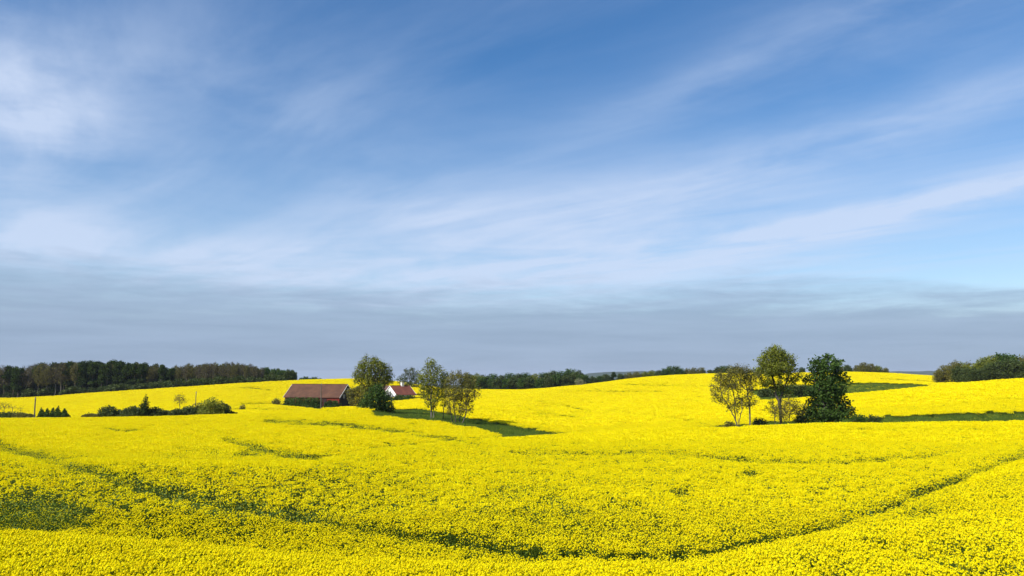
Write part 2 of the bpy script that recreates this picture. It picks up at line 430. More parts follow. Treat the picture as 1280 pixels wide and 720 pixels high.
def px_tree(name, label, cat, x, ybase, Y, blobs, seed, n_attr, step, R0, bark, leaf, leaf_n, leaf_size, spread, stems=None, group=None, depth=.9, r0=.012, sink=0, **kw):
    """a tree whose crown lobes are given as seen from the camera (column, row, half-width, half-height) at distance Y"""
    rng = np.random.RandomState(seed)
    base = ground_at(x, ybase, Y); base[2] -= sink
    k = Y / F; E = []
    for (bx, by, rx, ry) in blobs:
        p = at(bx, by, Y) - base; dd = depth * rx * k
        E.append((p[0], rng.uniform(-.25, .25) * dd, p[2], rx * k, dd, ry * k))
    if stems is None: stems = [((x, 0), None)]
    S = []
    for (bx, dy), top in stems:
        b = at(bx, ybase, Y) - base; b[2] = -.25; b[1] = dy
        if top is None: t = np.array([b[0], dy, min(e[2] - e[5] for e in E) + .3])
        else: t = at(top[0], top[1], Y) - base; t[1] = dy * 1.6
        S.append((b, t))
    tm, cm = tree_meshes(rng, S, E, n_attr, step, R0, r0, bark, leaf, leaf_n, leaf_size, spread, **kw)
    root = thing(name, label, cat, base, 0, group)
    obj('trunk', tm, root); obj('crown', cm, root)
    return root

# ------------------------------------------------------------------ where the crop is thin, and where there is none
TRAM = [
 ([(0,553),(30,560),(70,570),(110,580),(150,593),(200,606),(260,618),(320,628),(380,637),(440,647),(500,657),(560,665),(620,673),(680,680)], 6.5, .78),
 ([(700,680),(760,681),(800,684),(850,684),(880,680),(930,668),(1000,656),(1040,649),(1100,630),(1140,613),(1190,595),(1230,580),(1280,562),(1340,540)], 5.0, .80),
 ([(330,523),(430,528),(480,534),(520,540),(560,546),(600,549)], 3.2, .72),
 ([(300,504),(330,503),(370,505.5),(415,512)], 1.2, .9), ([(285,509.5),(330,510),(400,511.5)], 1.0, .8),
 ([(672,500),(700,505),(740,513)], 1.6, .85), ([(660,510),(700,518),(730,521)], 1.8, .85), ([(590,507),(640,515),(700,522)], 1.4, .55),
 ([(760,512),(800,516),(830,519),(900,531)], 1.2, .6), ([(700,487.5),(760,488.5),(830,488.5)], .8, .7), ([(780,480),(850,481.5),(880,482)], .8, .7), ([(830,507),(870,510)], .8, .5),
 ([(640,562),(740,563),(830,561),(880,566),(960,572),(1040,573),(1150,567),(1200,560)], 2.6, .45),
 ([(420,565.5),(490,554.5),(560,547.5),(640,542.5),(700,538)], 1.8, .6),
 ([(278,545),(310,553),(340,560),(370,565),(400,569)], 3.2, .85),
 ([(1060,532),(1150,535),(1240,532)], 2.0, .4), ([(285,486),(300,484),(320,484.5),(345,488)], .7, .8), ([(110,502),(60,503)], .6, .5),
 ([(130,531),(145,535),(160,536)], 1.2, .7), ([(1100,472.5),(1150,475),(1185,477)], .7, .8), ([(1070,500),(1150,496),(1280,491)], 1.0, .35),
 ([(130,618),(150,626),(165,630)], 3, .5), ([(860,531),(930,530)], 1.5, .6),
]
PATCH = [(40,632,66,20,1.3),(98,645,34,9,.5),(105,630,16,6,.8),(15,612,55,12,.40),(150,612,90,20,.20),(260,645,150,26,.15),(380,566,32,3.2,1.1),(310,562,32,6,.6),
 (250,560,60,9,.25),(800,682,30,7,.7),(850,681,26,6,.8),(690,640,120,30,.24),(520,600,160,18,.06),(850,609,16,5,.55),(938,586,9,4,.7),(650,612,60,20,.2),
 (1220,690,90,34,.25),(1050,690,60,20,.15),(780,655,70,14,.25),(160,535,24,2.2,.6),(1140,628,70,12,.35)]
def seg_dist(x, y, pts):
    d = np.full(len(x), 1e9)
    for (x0, y0), (x1, y1) in zip(pts[:-1], pts[1:]):
        vx, vy = x1 - x0, y1 - y0; t = np.clip(((x - x0) * vx + (y - y0) * vy) / (vx * vx + vy * vy), 0, 1)
        d = np.minimum(d, np.hypot(x - x0 - t * vx, y - y0 - t * vy))
    return d
def thinness(X, Y, Z):
    x, y = project(X, Y, Z); t = np.zeros(len(x)); nl = fbm(X / (3 + Y * .09), Y / (6 + Y * .2), 44, 2)
    for pts, w, s in TRAM:
        d = seg_dist(x, y, pts); t = np.maximum(t, np.maximum(1.2 * s * np.clip(.45 + 1.1 * nl, 0, 1.15) * np.exp(-(d / (w * 1.2)) ** 2), .24 * s * np.exp(-(d / (w * 3.2)) ** 2)))
    n = fbm(X / 1.7, Y / 2.6, 40, 3)
    for cx, cy, rx, ry, s in PATCH:
        q = ((x - cx) / rx) ** 2 + ((y - cy) / ry) ** 2; t = np.maximum(t, 1.3 * s * np.exp(-q ** 1.5))
    return np.clip(t * (.30 + 1.4 * n), 0, 1)
def inpoly(x, y, poly):
    c = np.zeros(len(x), bool); n = len(poly)
    for i in range(n):
        x0, y0 = poly[i]; x1, y1 = poly[(i + 1) % n]
        if y0 == y1: continue
        k = ((y0 > y) != (y1 > y)) & (x < (x1 - x0) * (y - y0) / (y1 - y0) + x0); c ^= k
    return c
STRIPS = [
 ([(462,509),(485,505),(513,507),(540,510),(560,513),(600,521),(640,529.5),(680,536),(720,541.5),(700,546),(640,546),(600,533.5),(560,526.5),(520,522.5),(490,518.5),(465,517)], 95, 185),
 ([(895,528),(1000,522),(1073,518.5),(1122,516.5),(1194,513.5),(1280,511.5),(1380,509),(1380,526),(1280,527),(1176,530),(1086,532),(890,535)], 98, 150),
 ([(930,486),(985,484),(1012,480),(1060,477.5),(1100,477),(1150,479),(1172,481.5),(1110,492),(1050,500),(1000,503),(950,499)], 215, 400),
]
def grass_mask(X, Y, Z):
    x, y = project(X, Y, Z); mk = np.zeros(len(x), bool)
    jx = (fbm(X / 1.5, Y / 2, 60, 2) - .5) * 10; jy = (fbm(X / 1.5, Y / 3, 70, 2) - .5) * 5
    for poly, y0, y1 in STRIPS: mk |= inpoly(x + jx, y + jy * np.clip(130 / np.maximum(Y, 1), .2, 1), poly) & (Y > y0) & (Y < y1)
    return mk
YARD = []     # (X, Y, radius) round buildings and bushes, filled in below
def yard_mask(X, Y):
    mk = np.zeros(len(X), bool)
    for a, b, r in YARD: mk |= (X - a) ** 2 + (Y - b) ** 2 < r * r
    return mk
def wood_mask(X, Y):
    x = CX + F * X / np.maximum(Y, 1)
    yc = np.interp(x, [-300, 0, 200, 340, 378, 379], [371, 371, 371, 373, 376, 9999])
    return Y > yc

# ------------------------------------------------------------------ ground sheet
ys = np.concatenate([np.linspace(-60, 0, 8), np.geomspace(3, 700, 300), np.geomspace(760, 13500, 40)])
ss = np.linspace(-1.0, 1.0, 361)
GX = ss[:, None] * (np.maximum(ys, 0)[None] + 60); GY = np.broadcast_to(ys[None], GX.shape)
gx, gy = GX.ravel(), GY.ravel().copy()
gz = soil(gx, gy)
nS, nY = GX.shape
idx = np.arange(nS * nY).reshape(nS, nY)
GQ = np.stack([idx[:-1, :-1], idx[1:, :-1], idx[1:, 1:], idx[:-1, 1:]], 2).reshape(-1, 4)
gm = np_mesh('ground', np.stack([gx, gy, gz], 1), [GQ], [M['ground']], smooth=True)
cz = gz + CROP
for nm, val in (('grass', grass_mask(gx, gy, cz) | (gy < 5)), ('far', gy > 520), ('woodfloor', wood_mask(gx, gy) & (gy < 520))):
    a = gm.attributes.new(nm, 'FLOAT', 'POINT'); a.data.foreach_set('value', val.astype(np.float32))
ground = obj('ground', gm); tag(ground, 'rolling ground under the rapeseed with grass strips', 'ground', kind='structure')

# distant wooded hills, rising out of the lower country far behind the crest
hv = []; hs_ = np.linspace(-.75, .75, 360)
prof = -75 + 10 * (fbm(hs_ * 9 + 3, hs_ * 0 + 1, 90, 4) - .5)
bump = np.exp(-np.abs((hs_ - .145) / .075) ** 4) * 98 + np.exp(-np.abs((hs_ - .50) / .060) ** 4) * 104
prof = prof + bump * (1 + .22 * (fbm(hs_ * 26 + 3, hs_ * 0 + 2, 91, 3) - .5)) + 7 * (fbm(hs_ * 110 + 3, hs_ * 0 + 4, 95, 3) - .5)
for (dist, f) in ((4800, 0), (5300, .75), (5800, 1.0), (6600, .8), (7600, 0)):
    hv.append(np.stack([hs_ * dist, np.full_like(hs_, dist), -125 + (prof + 125) * f], 1))
n = len(hs_); hV = np.concatenate(hv); hi = np.arange(5 * n).reshape(5, n)
hQ = np.stack([hi[:-1, :-1], hi[:-1, 1:], hi[1:, 1:], hi[1:, :-1]], 2).reshape(-1, 4)
tag(obj('hills', np_mesh('hills', hV, [hQ], [M['hill']], smooth=True)), 'blue distant wooded hills on the horizon', 'hills', kind='structure')

# the air: thin haze over the whole country
hm, gg = mat('haze_air')
pv = gg.n('ShaderNodeVolumePrincipled'); pv.inputs['Color'].default_value = (.80, .87, 1.0, 1); pv.inputs['Density'].default_value = 5e-5; pv.inputs['Anisotropy'].default_value = 0.1
o_ = gg.n('ShaderNodeOutputMaterial'); gg.t.links.new(pv.outputs[0], o_.inputs['Volume'])
hz = bpy.data.meshes.new('haze')
x0, x1, y0, y1, z0, z1 = -15000, 15000, -300, 15000, -300, 60
hz.from_pydata([(x0,y0,z0),(x1,y0,z0),(x1,y1,z0),(x0,y1,z0),(x0,y0,z1),(x1,y0,z1),(x1,y1,z1),(x0,y1,z1)], [], [(0,3,2,1),(4,5,6,7),(0,1,5,4),(1,2,6,5),(2,3,7,6),(3,0,4,7)])
hz.materials.append(hm); hz.update(); tag(obj('haze', hz), 'thin pale haze in the air over the fields', 'haze', kind='stuff')

# ------------------------------------------------------------------ farm buildings
def roof_mat(name, c1, c2):
    m, gg = mat(name); v = gg.n('ShaderNodeTexCoord').outputs['Object']
    n1 = gg.noise(v, .45, 5, .65); n2 = gg.noise(v, 6, 3, .6)
    c = gg.mix(gg.ss(n1, .35, .65), (*c1, 1), (*c2, 1))
    c = gg.mix(gg.m('MULTIPLY', gg.ss(n2, .55, .75), .35), c, (c1[0] * .5, c1[1] * .6, c1[2] * .7, 1))
    wv = gg.n('ShaderNodeTexWave', wave_type='BANDS', bands_direction='X'); wv.inputs['Scale'].default_value = 1.3
    gg.t.links.new(v, wv.inputs['Vector'])
    b = principled(gg, c, .8, .25); bp = gg.n('ShaderNodeBump'); bp.inputs['Strength'].default_value = .35; bp.inputs['Distance'].default_value = .05
    gg.t.links.new(wv.outputs['Fac'], bp.inputs['Height']); gg.t.links.new(bp.outputs[0], b.inputs['Normal'])
    finish(gg, b.outputs[0]); return m
M['tile'] = roof_mat('weathered_clay_tiles', (.082, .038, .022), (.124, .057, .031))
M['red_tile'] = roof_mat('red_clay_tiles', (.145, .045, .028), (.20, .064, .038))
M['dull_tile'] = roof_mat('faded_clay_tiles', (.12, .065, .05), (.16, .085, .065))
M['red_wood'] = noise_mat('falu_red_boards', (.12, .018, .012), (.20, .030, .019), 1.5, .85, 4, .3, stretch=(5, 5, .5))
M['gable_shade_door'] = noise_mat('gable_shade_and_door_boards', (.020, .013, .012), (.045, .028, .024), 1.5, .85, 4, .3, stretch=(5, 5, .5))  # shade of the barn's right gable put into the colour; the door shares it
M['white'] = noise_mat('white_limewash', (.68, .67, .63), (.82, .81, .78), 1.2, .85, 4)
M['pane'] = noise_mat('window_glass', (.02, .025, .03), (.05, .06, .07), 2, .15, spec=.5)
M['greypane'] = noise_mat('grey_hatch', (.22, .22, .24), (.36, .36, .38), 2, .7)

def gable_house(name, label, cat, Xr, Yr, ang, Lg, hw, z_ridge, z_eave, z_base, walls, gable_end, tile, trim, over=.35):
    """ridge starts at (Xr, Yr) and runs Lg along ang; hw = half the width; local x runs along the ridge, -y faces the viewer"""
    root = thing(name, label, cat, (Xr, Yr, z_base), ang)
    ze, zr = z_eave - z_base, z_ridge - z_base
    V, Q = [], []
    box(V, Q, 0, Lg, -hw, hw, -1.2, ze)
    for k in (2, 4): poly_part('wall', [V[q] for q in Q[k]], [(0, 1, 2, 3)], walls, root)     # the two long walls; gables are parts of their own
    for xx, gmt in ((0, gable_end[0]), (Lg, gable_end[1])):
        gv = [(xx, -hw, -1.2), (xx, hw, -1.2), (xx, hw, ze), (xx, 0, zr - .06), (xx, -hw, ze)]
        poly_part('gable', gv, [(0, 1, 2, 3, 4) if xx > 0 else (4, 3, 2, 1, 0)], gmt, root)
    V, Q = [], []; t = .16; sl = (zr - ze) / hw
    for sgn in (-1, 1):
        i = len(V); yo = sgn * (hw + over); zo = ze - over * sl
        nx = 40
        V += [(-over, 0, zr), (Lg + over, 0, zr), (Lg + over, yo, zo), (-over, yo, zo),
              (-over, 0, zr + t), (Lg + over, 0, zr + t), (Lg + over, yo, zo + t), (-over, yo, zo + t)]
        fs = [(i, i+1, i+2, i+3), (i+7, i+6, i+5, i+4), (i+3, i+2, i+6, i+7), (i+1, i+5, i+6, i+2), (i, i+3, i+7, i+4)]
        if sgn > 0: fs = [f[::-1] for f in fs]
        Q += fs
    rf = poly_part('roof', V, Q, tile, root)
    V, Q = [], []; box(V, Q, -over - .02, Lg + over + .02, -.14, .14, zr + t - .05, zr + t + .10); poly_part('ridge_tiles', V, Q, tile, rf)
    for xx in (-over - .05, Lg + over + .003):
        for sgn in (-1, 1):
            yo = sgn * (hw + over + .02); zo = ze - over * sl; w = .05
            V = [(xx, 0, zr - .12), (xx + w, 0, zr - .12), (xx + w, yo, zo - .12), (xx, yo, zo - .12), (xx, 0, zr + t + .03), (xx + w, 0, zr + t + .03), (xx + w, yo, zo + t + .03), (xx, yo, zo + t + .03)]
            Fq = [(0,1,2,3),(7,6,5,4),(0,4,5,1),(2,6,7,3),(1,5,6,2),(0,3,7,4)]
            if sgn > 0: Fq = [f[::-1] for f in Fq]
            poly_part('verge_board', V, Fq, trim, rf)
    return root, rf
def window(root, x, y, z, w, h, axis, frame_m, pane_m):
    """a framed window on a wall; axis 'x' = wall facing +-x, 'y' = wall facing -y"""
    V, Q = [], []
    def b(a0, a1, z0, z1, d0, d1):
        if axis == 'y': box(V, Q, x + a0, x + a1, y + d0, y + d1, z + z0, z + z1)
        else: box(V, Q, x + d0, x + d1, y + a0, y + a1, z + z0, z + z1)
    d = (-.05, .05); t = .09
    b(-w/2 - t, w/2 + t, h/2, h/2 + t, *d); b(-w/2 - t, w/2 + t, -h/2 - t, -h/2, *d); b(-w/2 - t, -w/2, -h/2, h/2, *d); b(w/2, w/2 + t, -h/2, h/2, *d); b(-.03, .03, -h/2, h/2, *d)
    f = poly_part('window', V, Q, frame_m, root)
    V, Q = [], []; 
    def b2(a0, a1, z0, z1, d0, d1):
        if axis == 'y': box(V, Q, x + a0, x + a1, y + d0, y + d1, z + z0, z + z1)
        else: box(V, Q, x + d0, x + d1, y + a0, y + a1, z + z0, z + z1)
    b2(-w/2, w/2, -h/2, h/2, -.02, .02); poly_part('pane', V, Q, pane_m, f)
# the long red barn
BA = R(-14.5); bl = 18.6; bhw = 5.0
e0 = at(356, 496.3, 252); zr_b = float(ratio(480.8)) * 256; ze_b = float(ratio(496.0)) * 250
rx0 = e0[0] - math.sin(BA) * bhw; ry0 = e0[1] + math.cos(BA) * bhw
zb = ze_b - 2.75
barn, brf = gable_house('barn', 'long barn with weathered brown tile roof and red wall in the yellow field', 'barn', rx0, ry0, BA, bl, bhw, zr_b, ze_b, zb,
    M['red_wood'], (M['red_wood'], M['gable_shade_door']), M['tile'], M['white'])  # second gable end faces away from the sun, its shade painted in
zr_l, ze_l = zr_b - zb, ze_b - zb
window(barn, bl + .03, .55, zr_l - 1.75, .9, 1.1, 'x', M['greypane'], M['greypane'])
window(barn, bl + .03, -1.9, ze_l + .1, 1.0, 1.0, 'x', M['greypane'], M['greypane'])
V, Q = [], []; box(V, Q, bl - 6.6, bl - 4.2, -bhw - .06, -bhw - .003, -.6, 2.2); dr = poly_part('door', V, Q, M['gable_shade_door'], barn)
V, Q = [], []; box(V, Q, bl - 5.44, bl - 5.36, -bhw - .10, -bhw - .062, -.6, 2.2); poly_part('door_batten', V, Q, M['red_wood'], dr)
# the white farmhouse
HA = R(40); hl = 8.2; hhw = 4.5
a0 = at(488, 482.3, 300); zr_h = float(ratio(482.6)) * 302; ze_h = float(ratio(493.6)) * 297; zh = ze_h - 2.4
house, hrf = gable_house('farmhouse', 'small white farmhouse with steep red tile roof and white chimney behind the trees', 'house', a0[0], a0[1], HA, hl, hhw, zr_h, ze_h, zh,
    M['white'], (M['white'], M['white']), M['red_tile'], M['white'], .25)
zl, el_ = zr_h - zh, ze_h - zh
window(house, -.03, 0.0, el_ + .55, 1.0, 1.2, 'x', M['white'], M['pane']); window(house, -.03, -2.3, el_ - 1.0, 1.1, 1.3, 'x', M['white'], M['pane']); window(house, -.03, 2.0, el_ - 1.0, 1.1, 1.3, 'x', M['white'], M['pane'])
for k in (1.6, 4.1, 6.4): window(house, k, -hhw - .03, el_ - 1.0, 1.0, 1.2, 'y', M['white'], M['pane'])
V, Q = [], []; box(V, Q, 4.7, 5.7, -.45, .45, zl - .5, zl + 1.15); box(V, Q, 4.62, 5.78, -.53, .53, zl + 1.152, zl + 1.32); poly_part('chimney', V, Q, M['white'], hrf)
# the outbuilding behind it
o0 = at(462, 482, 316); zo_r = float(ratio(482.6)) * 316; zo_e = float(ratio(490)) * 311
shed, _ = gable_house('outbuilding', 'low outbuilding with faded red roof left of the white farmhouse, half hidden by a tree', 'outbuilding', o0[0], o0[1], R(3), 7.6, 4.0, zo_r, zo_e, zo_e - 2.3,
    M['white'], (M['white'], M['white']), M['dull_tile'], M['white'], .25)
window(shed, 5.2, -4.03, 1.2, 1.0, 1.0, 'y', M['white'], M['pane'])
for t in np.linspace(0, bl, 6): YARD.append((rx0 + math.cos(BA) * t, ry0 + math.sin(BA) * t, 6.3))
for t in (0, 4, 8): YARD.append((a0[0] + math.cos(HA) * t, a0[1] + math.sin(HA) * t, 6.0))
YARD.append((a0[0] + 5, 287, 6.0)); YARD.append((a0[0] + 9, 289, 5.0))
for t in (0, 4, 8): YARD.append((o0[0] + t, o0[1], 5.0))

# wooden poles standing in the fields
def pole(x, ytop, Y, label, r=.11):
    p = ground_at(x, 510, Y); h = float(ratio(ytop)) * Y - p[2]
    n = 10; hs = np.linspace(-.6, h, 9); V = []; Q = []
    for k, z in enumerate(hs):
        rr = r * (1.15 - .35 * k / 8)
        for a in range(n): V.append((math.cos(a * 2 * math.pi / n) * rr + .03 * math.sin(k * .8), math.sin(a * 2 * math.pi / n) * rr, z))
    for k in range(8):
        for a in range(n): b = (a + 1) % n; Q.append((k*n + a, k*n + b, (k+1)*n + b, (k+1)*n + a))
    V.append((.03 * math.sin(6.4), 0, h + .12)); Q += [(8*n + a, 8*n + (a + 1) % n, len(V) - 1) for a in range(n)]
    root = thing('wooden_pole', label, 'pole', p, 0, 'thin wooden poles')
    poly_part('post', V, Q, M['post'], root)
    V, Q = [], []; box(V, Q, -.06, .06, -.16, -.085, h - .32, h - .10); poly_part('insulator', V, Q, M['greypane'], root)
pole(43.7, 497, 160, 'thin wooden pole between the low scrub and the conical shrubs', .13)
pole(244.5, 489.5, 172, 'thin wooden pole rising out of the hedge beside the round shrub', .09)
pole(401, 479.5, 240, 'tall thin wooden pole in front of the red barn', .15)

# ------------------------------------------------------------------ the trees that stand alone in the field
px_tree('deciduous_tree', 'round crowned tree in new leaf left of the white farmhouse', 'tree', 466, 515, 152,
    [(465,458,19,12),(453,470,12,13),(478,466,13,14),(466,474,22,12),(484,474,9,9),(458,484,9,7),(474,486,9,7),(447,476,6,7)], 11, 820, .42, .26, M['bark'], M['new_leaf'], 7000, .30, .26,
    stems=[((465,0),(462,492)),((468,.4),(471,492)),((466,-.3),(467,494))], twig=M['twig'], twig_n=2200, twig_len=.8, twig_w=.018, fill=.25)
px_tree('evergreen_shrub', 'dense dark evergreen shrub at the foot of the round crowned tree', 'shrub', 470, 517, 148,
    [(470,498,15,14),(459,506,12,10),(481,506,12,10),(472,487,10,8),(452,512,9,6),(487,512,9,6),(470,513,18,6)], 12, 420, .35, .12, M['bark'], M['dark_leaf'], 7500, .32, .22, stems=[((468,0),(468,505)),((473,.3),(474,505))], tipmax=8, fill=.7)
px_tree('small_tree', 'small dark grey tree behind the white farmhouse', 'tree', 512, 487, 345,
    [(512,467,10,8),(504,475,9,8),(520,474,9,9),(512,480,14,8)], 13, 300, .7, .28, M['bark'], M['mid_leaf'], 2600, .5, .4, stems=[((512,0),(512,480))], twig=M['twig'], twig_n=900, twig_len=1.2, twig_w=.03, fill=.3)
px_tree('slender_tree', 'tall slender tree with loose yellow green crown between farmhouse and multi stemmed tree', 'tree', 540, 523, 141,
    [(537,456,8,9),(545,463,8,9),(529,470,8,11),(541,474,11,11),(552,478,7,10),(533,488,11,13),(545,492,9,12),(539,505,9,8)], 14, 620, .38, .16, M['pale_bark'], M['new_leaf'], 4800, .28, .28,
    stems=[((539,0),(538,500)),((541,.4),(542,504))], twig=M['twig'], twig_n=700, twig_len=.7, twig_w=.014, fill=.25)
px_tree('multi_stemmed_tree', 'bushy multi stemmed tree with thin open crown right of the slender tree', 'tree', 573, 526, 138,
    [(574,473,16,9),(562,480,9,10),(590,482,10,11),(575,490,19,10),(595,494,7,7),(566,501,10,9),(583,502,10,8),(574,512,11,7),(561,510,7,8),(586,512,7,6)], 15, 700, .34, .10, M['bark'], M['bud_leaf'], 5600, .25, .26,
    stems=[((566,.6),(561,506)),((569,0),(567,508)),((573,.5),(574,508)),((575,-.4),(583,509))], twig=M['twig_olive'], twig_n=1600, twig_len=.7, twig_w=.014, fill=.25)
px_tree('sapling', 'thin sapling squeezed between the slender tree and the multi stemmed tree', 'tree', 556, 523, 143,
    [(556,470,7,7),(557,480,8,9),(555,492,7,9),(556,504,6,6)], 16, 200, .36, .08, M['bark'], M['new_leaf'], 1500, .25, .26, stems=[((556,0),(556,504))], fill=.2)

px_tree('multi_stemmed_tree', 'sparse multi stemmed tree with fanning bare stems, left of the tall field trees', 'tree', 924, 530, 109,
    [(922,464,15,8),(904,473,13,9),(934,472,13,11),(897,486,10,10),(915,482,15,10),(935,488,9,10),(893,497,6,7),(944,470,7,9),(905,499,9,7),(927,502,12,9),(915,508,9,7),(940,503,6,8)], 21, 950, .28, .115, M['bark'], M['bud_leaf'], 5600, .21, .24,
    stems=[((922,0),(913,512)),((923,.3),(919,511)),((925,-.2),(927,512)),((937,.3),(938,500)),((922,-.4),(921,516))], twig=M['twig_olive'], twig_n=3200, twig_len=.55, twig_w=.011, fill=.12)
px_tree('deciduous_tree', 'tallest field tree with yellow green crown between sparse and dark neighbours', 'tree', 976, 527, 111,
    [(969,443,14,11),(956,452,11,11),(981,451,13,12),(991,458,7,11),(968,461,23,10),(948,466,9,8),(999,468,7,7),(988,474,11,7),(958,477,11,8),(974,484,12,6),(985,490,8,6)], 22, 900, .32, .20, M['bark'], M['new_leaf'], 10500, .24, .22,
    stems=[((975,0),(973,499)),((976.5,.3),(977,499))], twig=M['twig_olive'], twig_n=1300, twig_len=.5, twig_w=.010, fill=.15)
px_tree('thicket', 'leafless thorny thicket of shoots at the foot of the tallest field tree', 'shrub', 982, 527, 110,
    [(985,506,13,11),(968,510,11,11),(997,512,11,10),(976,517,14,8)], 23, 420, .26, .06, M['bark'], M['bud_leaf'], 1900, .18, .2,
    stems=[((978,0),(980,520)),((984,.3),(988,520)),((972,.2),(969,520))], twig=M['twig_olive'], twig_n=1500, twig_len=.5, twig_w=.011, fill=.1)
px_tree('dense_tree', 'dense dark green tree leafy down to the ground, right of the tallest tree', 'tree', 1034, 527, 113,
    [(1022,451,8,6),(1036,449,10,6),(1048,453,7,6),(1034,458,19,9),(1014,459,6,5),(1021,469,12,9),(1049,468,11,9),(1010,477,8,7),(1034,477,19,11),(1057,477,8,7),(1036,492,19,10),(1020,494,9,7),(1051,493,9,7),(1034,503,17,10),(1016,508,12,9),(1053,506,11,8),(1012,518,13,9),(1058,515,13,10),(1035,518,26,9)], 24, 820, .36, .26, M['bark'], M['dark_leaf'], 10500, .36, .26,
    stems=[((1032,0),(1031,478)),((1036,.4),(1040,482)),((1034,-.3),(1024,490))], tipmax=10, fill=.38)
for k, (x, yt, w, lf, lab) in enumerate([(950,523,9,'mid_leaf','low green bush between the sparse tree and the tallest tree'),(1001,520,8,'mid_leaf','low green bush between the tallest tree and the dense dark tree'),
        (1073,518.5,10,'dark_leaf','low dark bush standing in for shading right of the dense dark tree'),(1092,520,9,'mid_leaf','small green bush at the start of the right hand grass strip'),(912,527,7,'bud_leaf','small brownish bush left of the sparse multi stemmed tree')]):  # the dark_leaf bush stands in for shading at the dense tree's foot
    px_tree('low_bush', lab, 'bush', x, 529, 111, [(x - w * .4, yt + 4, w * .7, 4.5), (x + w * .4, yt + 5, w * .7, 5), (x, yt + 3, w * .5, 4), (x, yt + 8, w, 5)], 30 + k, 120, .25, .05, M['bark'], M[lf], 1300, .2, .15, stems=[((x - 2, 0), (x - 2, yt + 8)), ((x + 2, .2), (x + 3, yt + 8))], tipmax=8, fill=.6)
# dark bushes in the hollow behind those trees
for k, (x, yt, w, lf, lab) in enumerate([(958,485,9,'mid_leaf','dark bush glimpsed between sparse tree and tallest tree'),(978,481,12,'dark_leaf','dark bush glimpsed right behind the tallest tree trunk'),(998,480,13,'mid_leaf','dark bush glimpsed between the tallest tree and the dense dark tree'),(1013,483,10,'dark_leaf','dark bush mostly hidden behind the dense dark tree')]):
    px_tree('dark_bush', lab, 'bush', x, 497, 243, [(x - w * .5, yt + 8, w * .8, 8), (x + w * .5, yt + 9, w * .8, 9), (x, yt + 6, w * .7, 6)], 40 + k, 160, .55, .12, M['bark'], M[lf], 2000, .5, .3, stems=[((x, 0), (x, yt + 12))], tipmax=8, fill=.6)

# ------------------------------------------------------------------ bushes in the left hollow
HB = 166
def bush(x, yt, w, Y, lf, label, seed, name='bush', cat='bush', yb=520, group=None, nleaf=1300, ls=.26):
    h = max(yb + 3 - yt, 5)                                          # height in rows
    B = [(x, yt + h * .34, w * .66, h * .34), (x - w * .55, yt + h * .55, w * .62, h * .40), (x + w * .55, yt + h * .52, w * .62, h * .42), (x - w * .15, yt + h * .75, w * 1.15, h * .32), (x + w * .2, yt + h * .95, w * 1.1, h * .3)]
    return px_tree(name, label, cat, x, yb, Y, B, seed, 150, .42, .08, M['bark'], M[lf], nleaf * 1.5, ls, .18, stems=[((x - w * .15, 0), (x - w * .2, yt + h * .7)), ((x + w * .15, .3), (x + w * .2, yt + h * .7))], tipmax=8, group=group, fill=.8)
def cone(x, yt, w, Y, lf, label, seed, name='conical_shrub', cat='shrub', yb=520, group=None, nleaf=1200):
    h = yb + 4 - yt
    B = [(x + w * .06 * math.sin(seed + 5 * f), yt + h * f, max(w * .62 * (f ** .8), w * .12), h * .13) for f in (.1, .2, .32, .45, .58, .7, .85)]
    return px_tree(name, label, cat, x, yb, Y, B, seed, 200, .35, .09, M['bark'], M[lf], nleaf * 1.4, .27, .12, stems=[((x, 0), (x, yt + h * .3))], tipmax=8, group=group, fill=.8)
for k, (x, yt, w, lab) in enumerate([(51.5,509.7,8,'leftmost of the five dark conical shrubs right of the thin pole'),(58.6,510.5,8,'second from left of the five dark conical shrubs in the left hollow'),(66.2,509,7,'middle one of the five dark conical shrubs in the left hollow'),
        (72.8,507.3,9,'tallest of the five dark conical shrubs in the left hollow'),(81.4,510.4,8,'rightmost of the five dark conical shrubs in the left hollow')]):
    cone(x, yt, w * 1.35, HB, 'dark_leaf', lab, 50 + k, group='conical shrubs in the left hollow')
cone(181.5, 493, 19, HB, 'pine', 'dark conical fir rising above the long hedge on the left', 58, 'fir_tree', 'tree', nleaf=1900)
hb = [(113,517,9,'bud_leaf','low brownish bush at the left end of the long hedge'),(134.5,506,10,'mid_leaf','round dark bush near the left end of the long hedge'),(149,511.5,13,'mid_leaf','low bush between the round dark bush and the fir'),
      (166,507.5,13,'mid_leaf','broad bush on the left flank of the fir'),(194,508,11,'mid_leaf','sloping bush on the right flank of the fir'),(207,513,10,'mid_leaf','low dip of the hedge between the fir and the bare sapling'),
      (222,510.5,10,'mid_leaf','hedge bush below the bare sapling'),(236,507,11,'mid_leaf','hedge bush left of the pole in the hedge'),(247,503,10,'bud_leaf','yellowish bush beside the pole in the hedge'),
      (264.5,496,15,'new_leaf','big round olive shrub at the right end of the hedge'),(279,503,9,'mid_leaf','right shoulder of the hedge beside the big round shrub'),(289,514,7,'mid_leaf','low last bush at the right end of the hedge')]
for k, (x, yt, w, lf, lab) in enumerate(hb): bush(x, yt, w, HB + (k % 3) * 1.2, lf, lab, 60 + k, nleaf=3600 if w > 12 else 2300, ls=.32)
px_tree('bare_sapling', 'reddish bare sapling rising above the hedge right of the fir', 'tree', 224, 520, HB + 4, [(224,498,8,6),(219,500,4,4),(229,501,4,4)], 80, 90, .3, .07, M['bark'], M['bud_leaf'], 160, .22, .2, stems=[((224,0),(224,503))], twig=M['twig'], twig_n=260, twig_len=.6, twig_w=.02)
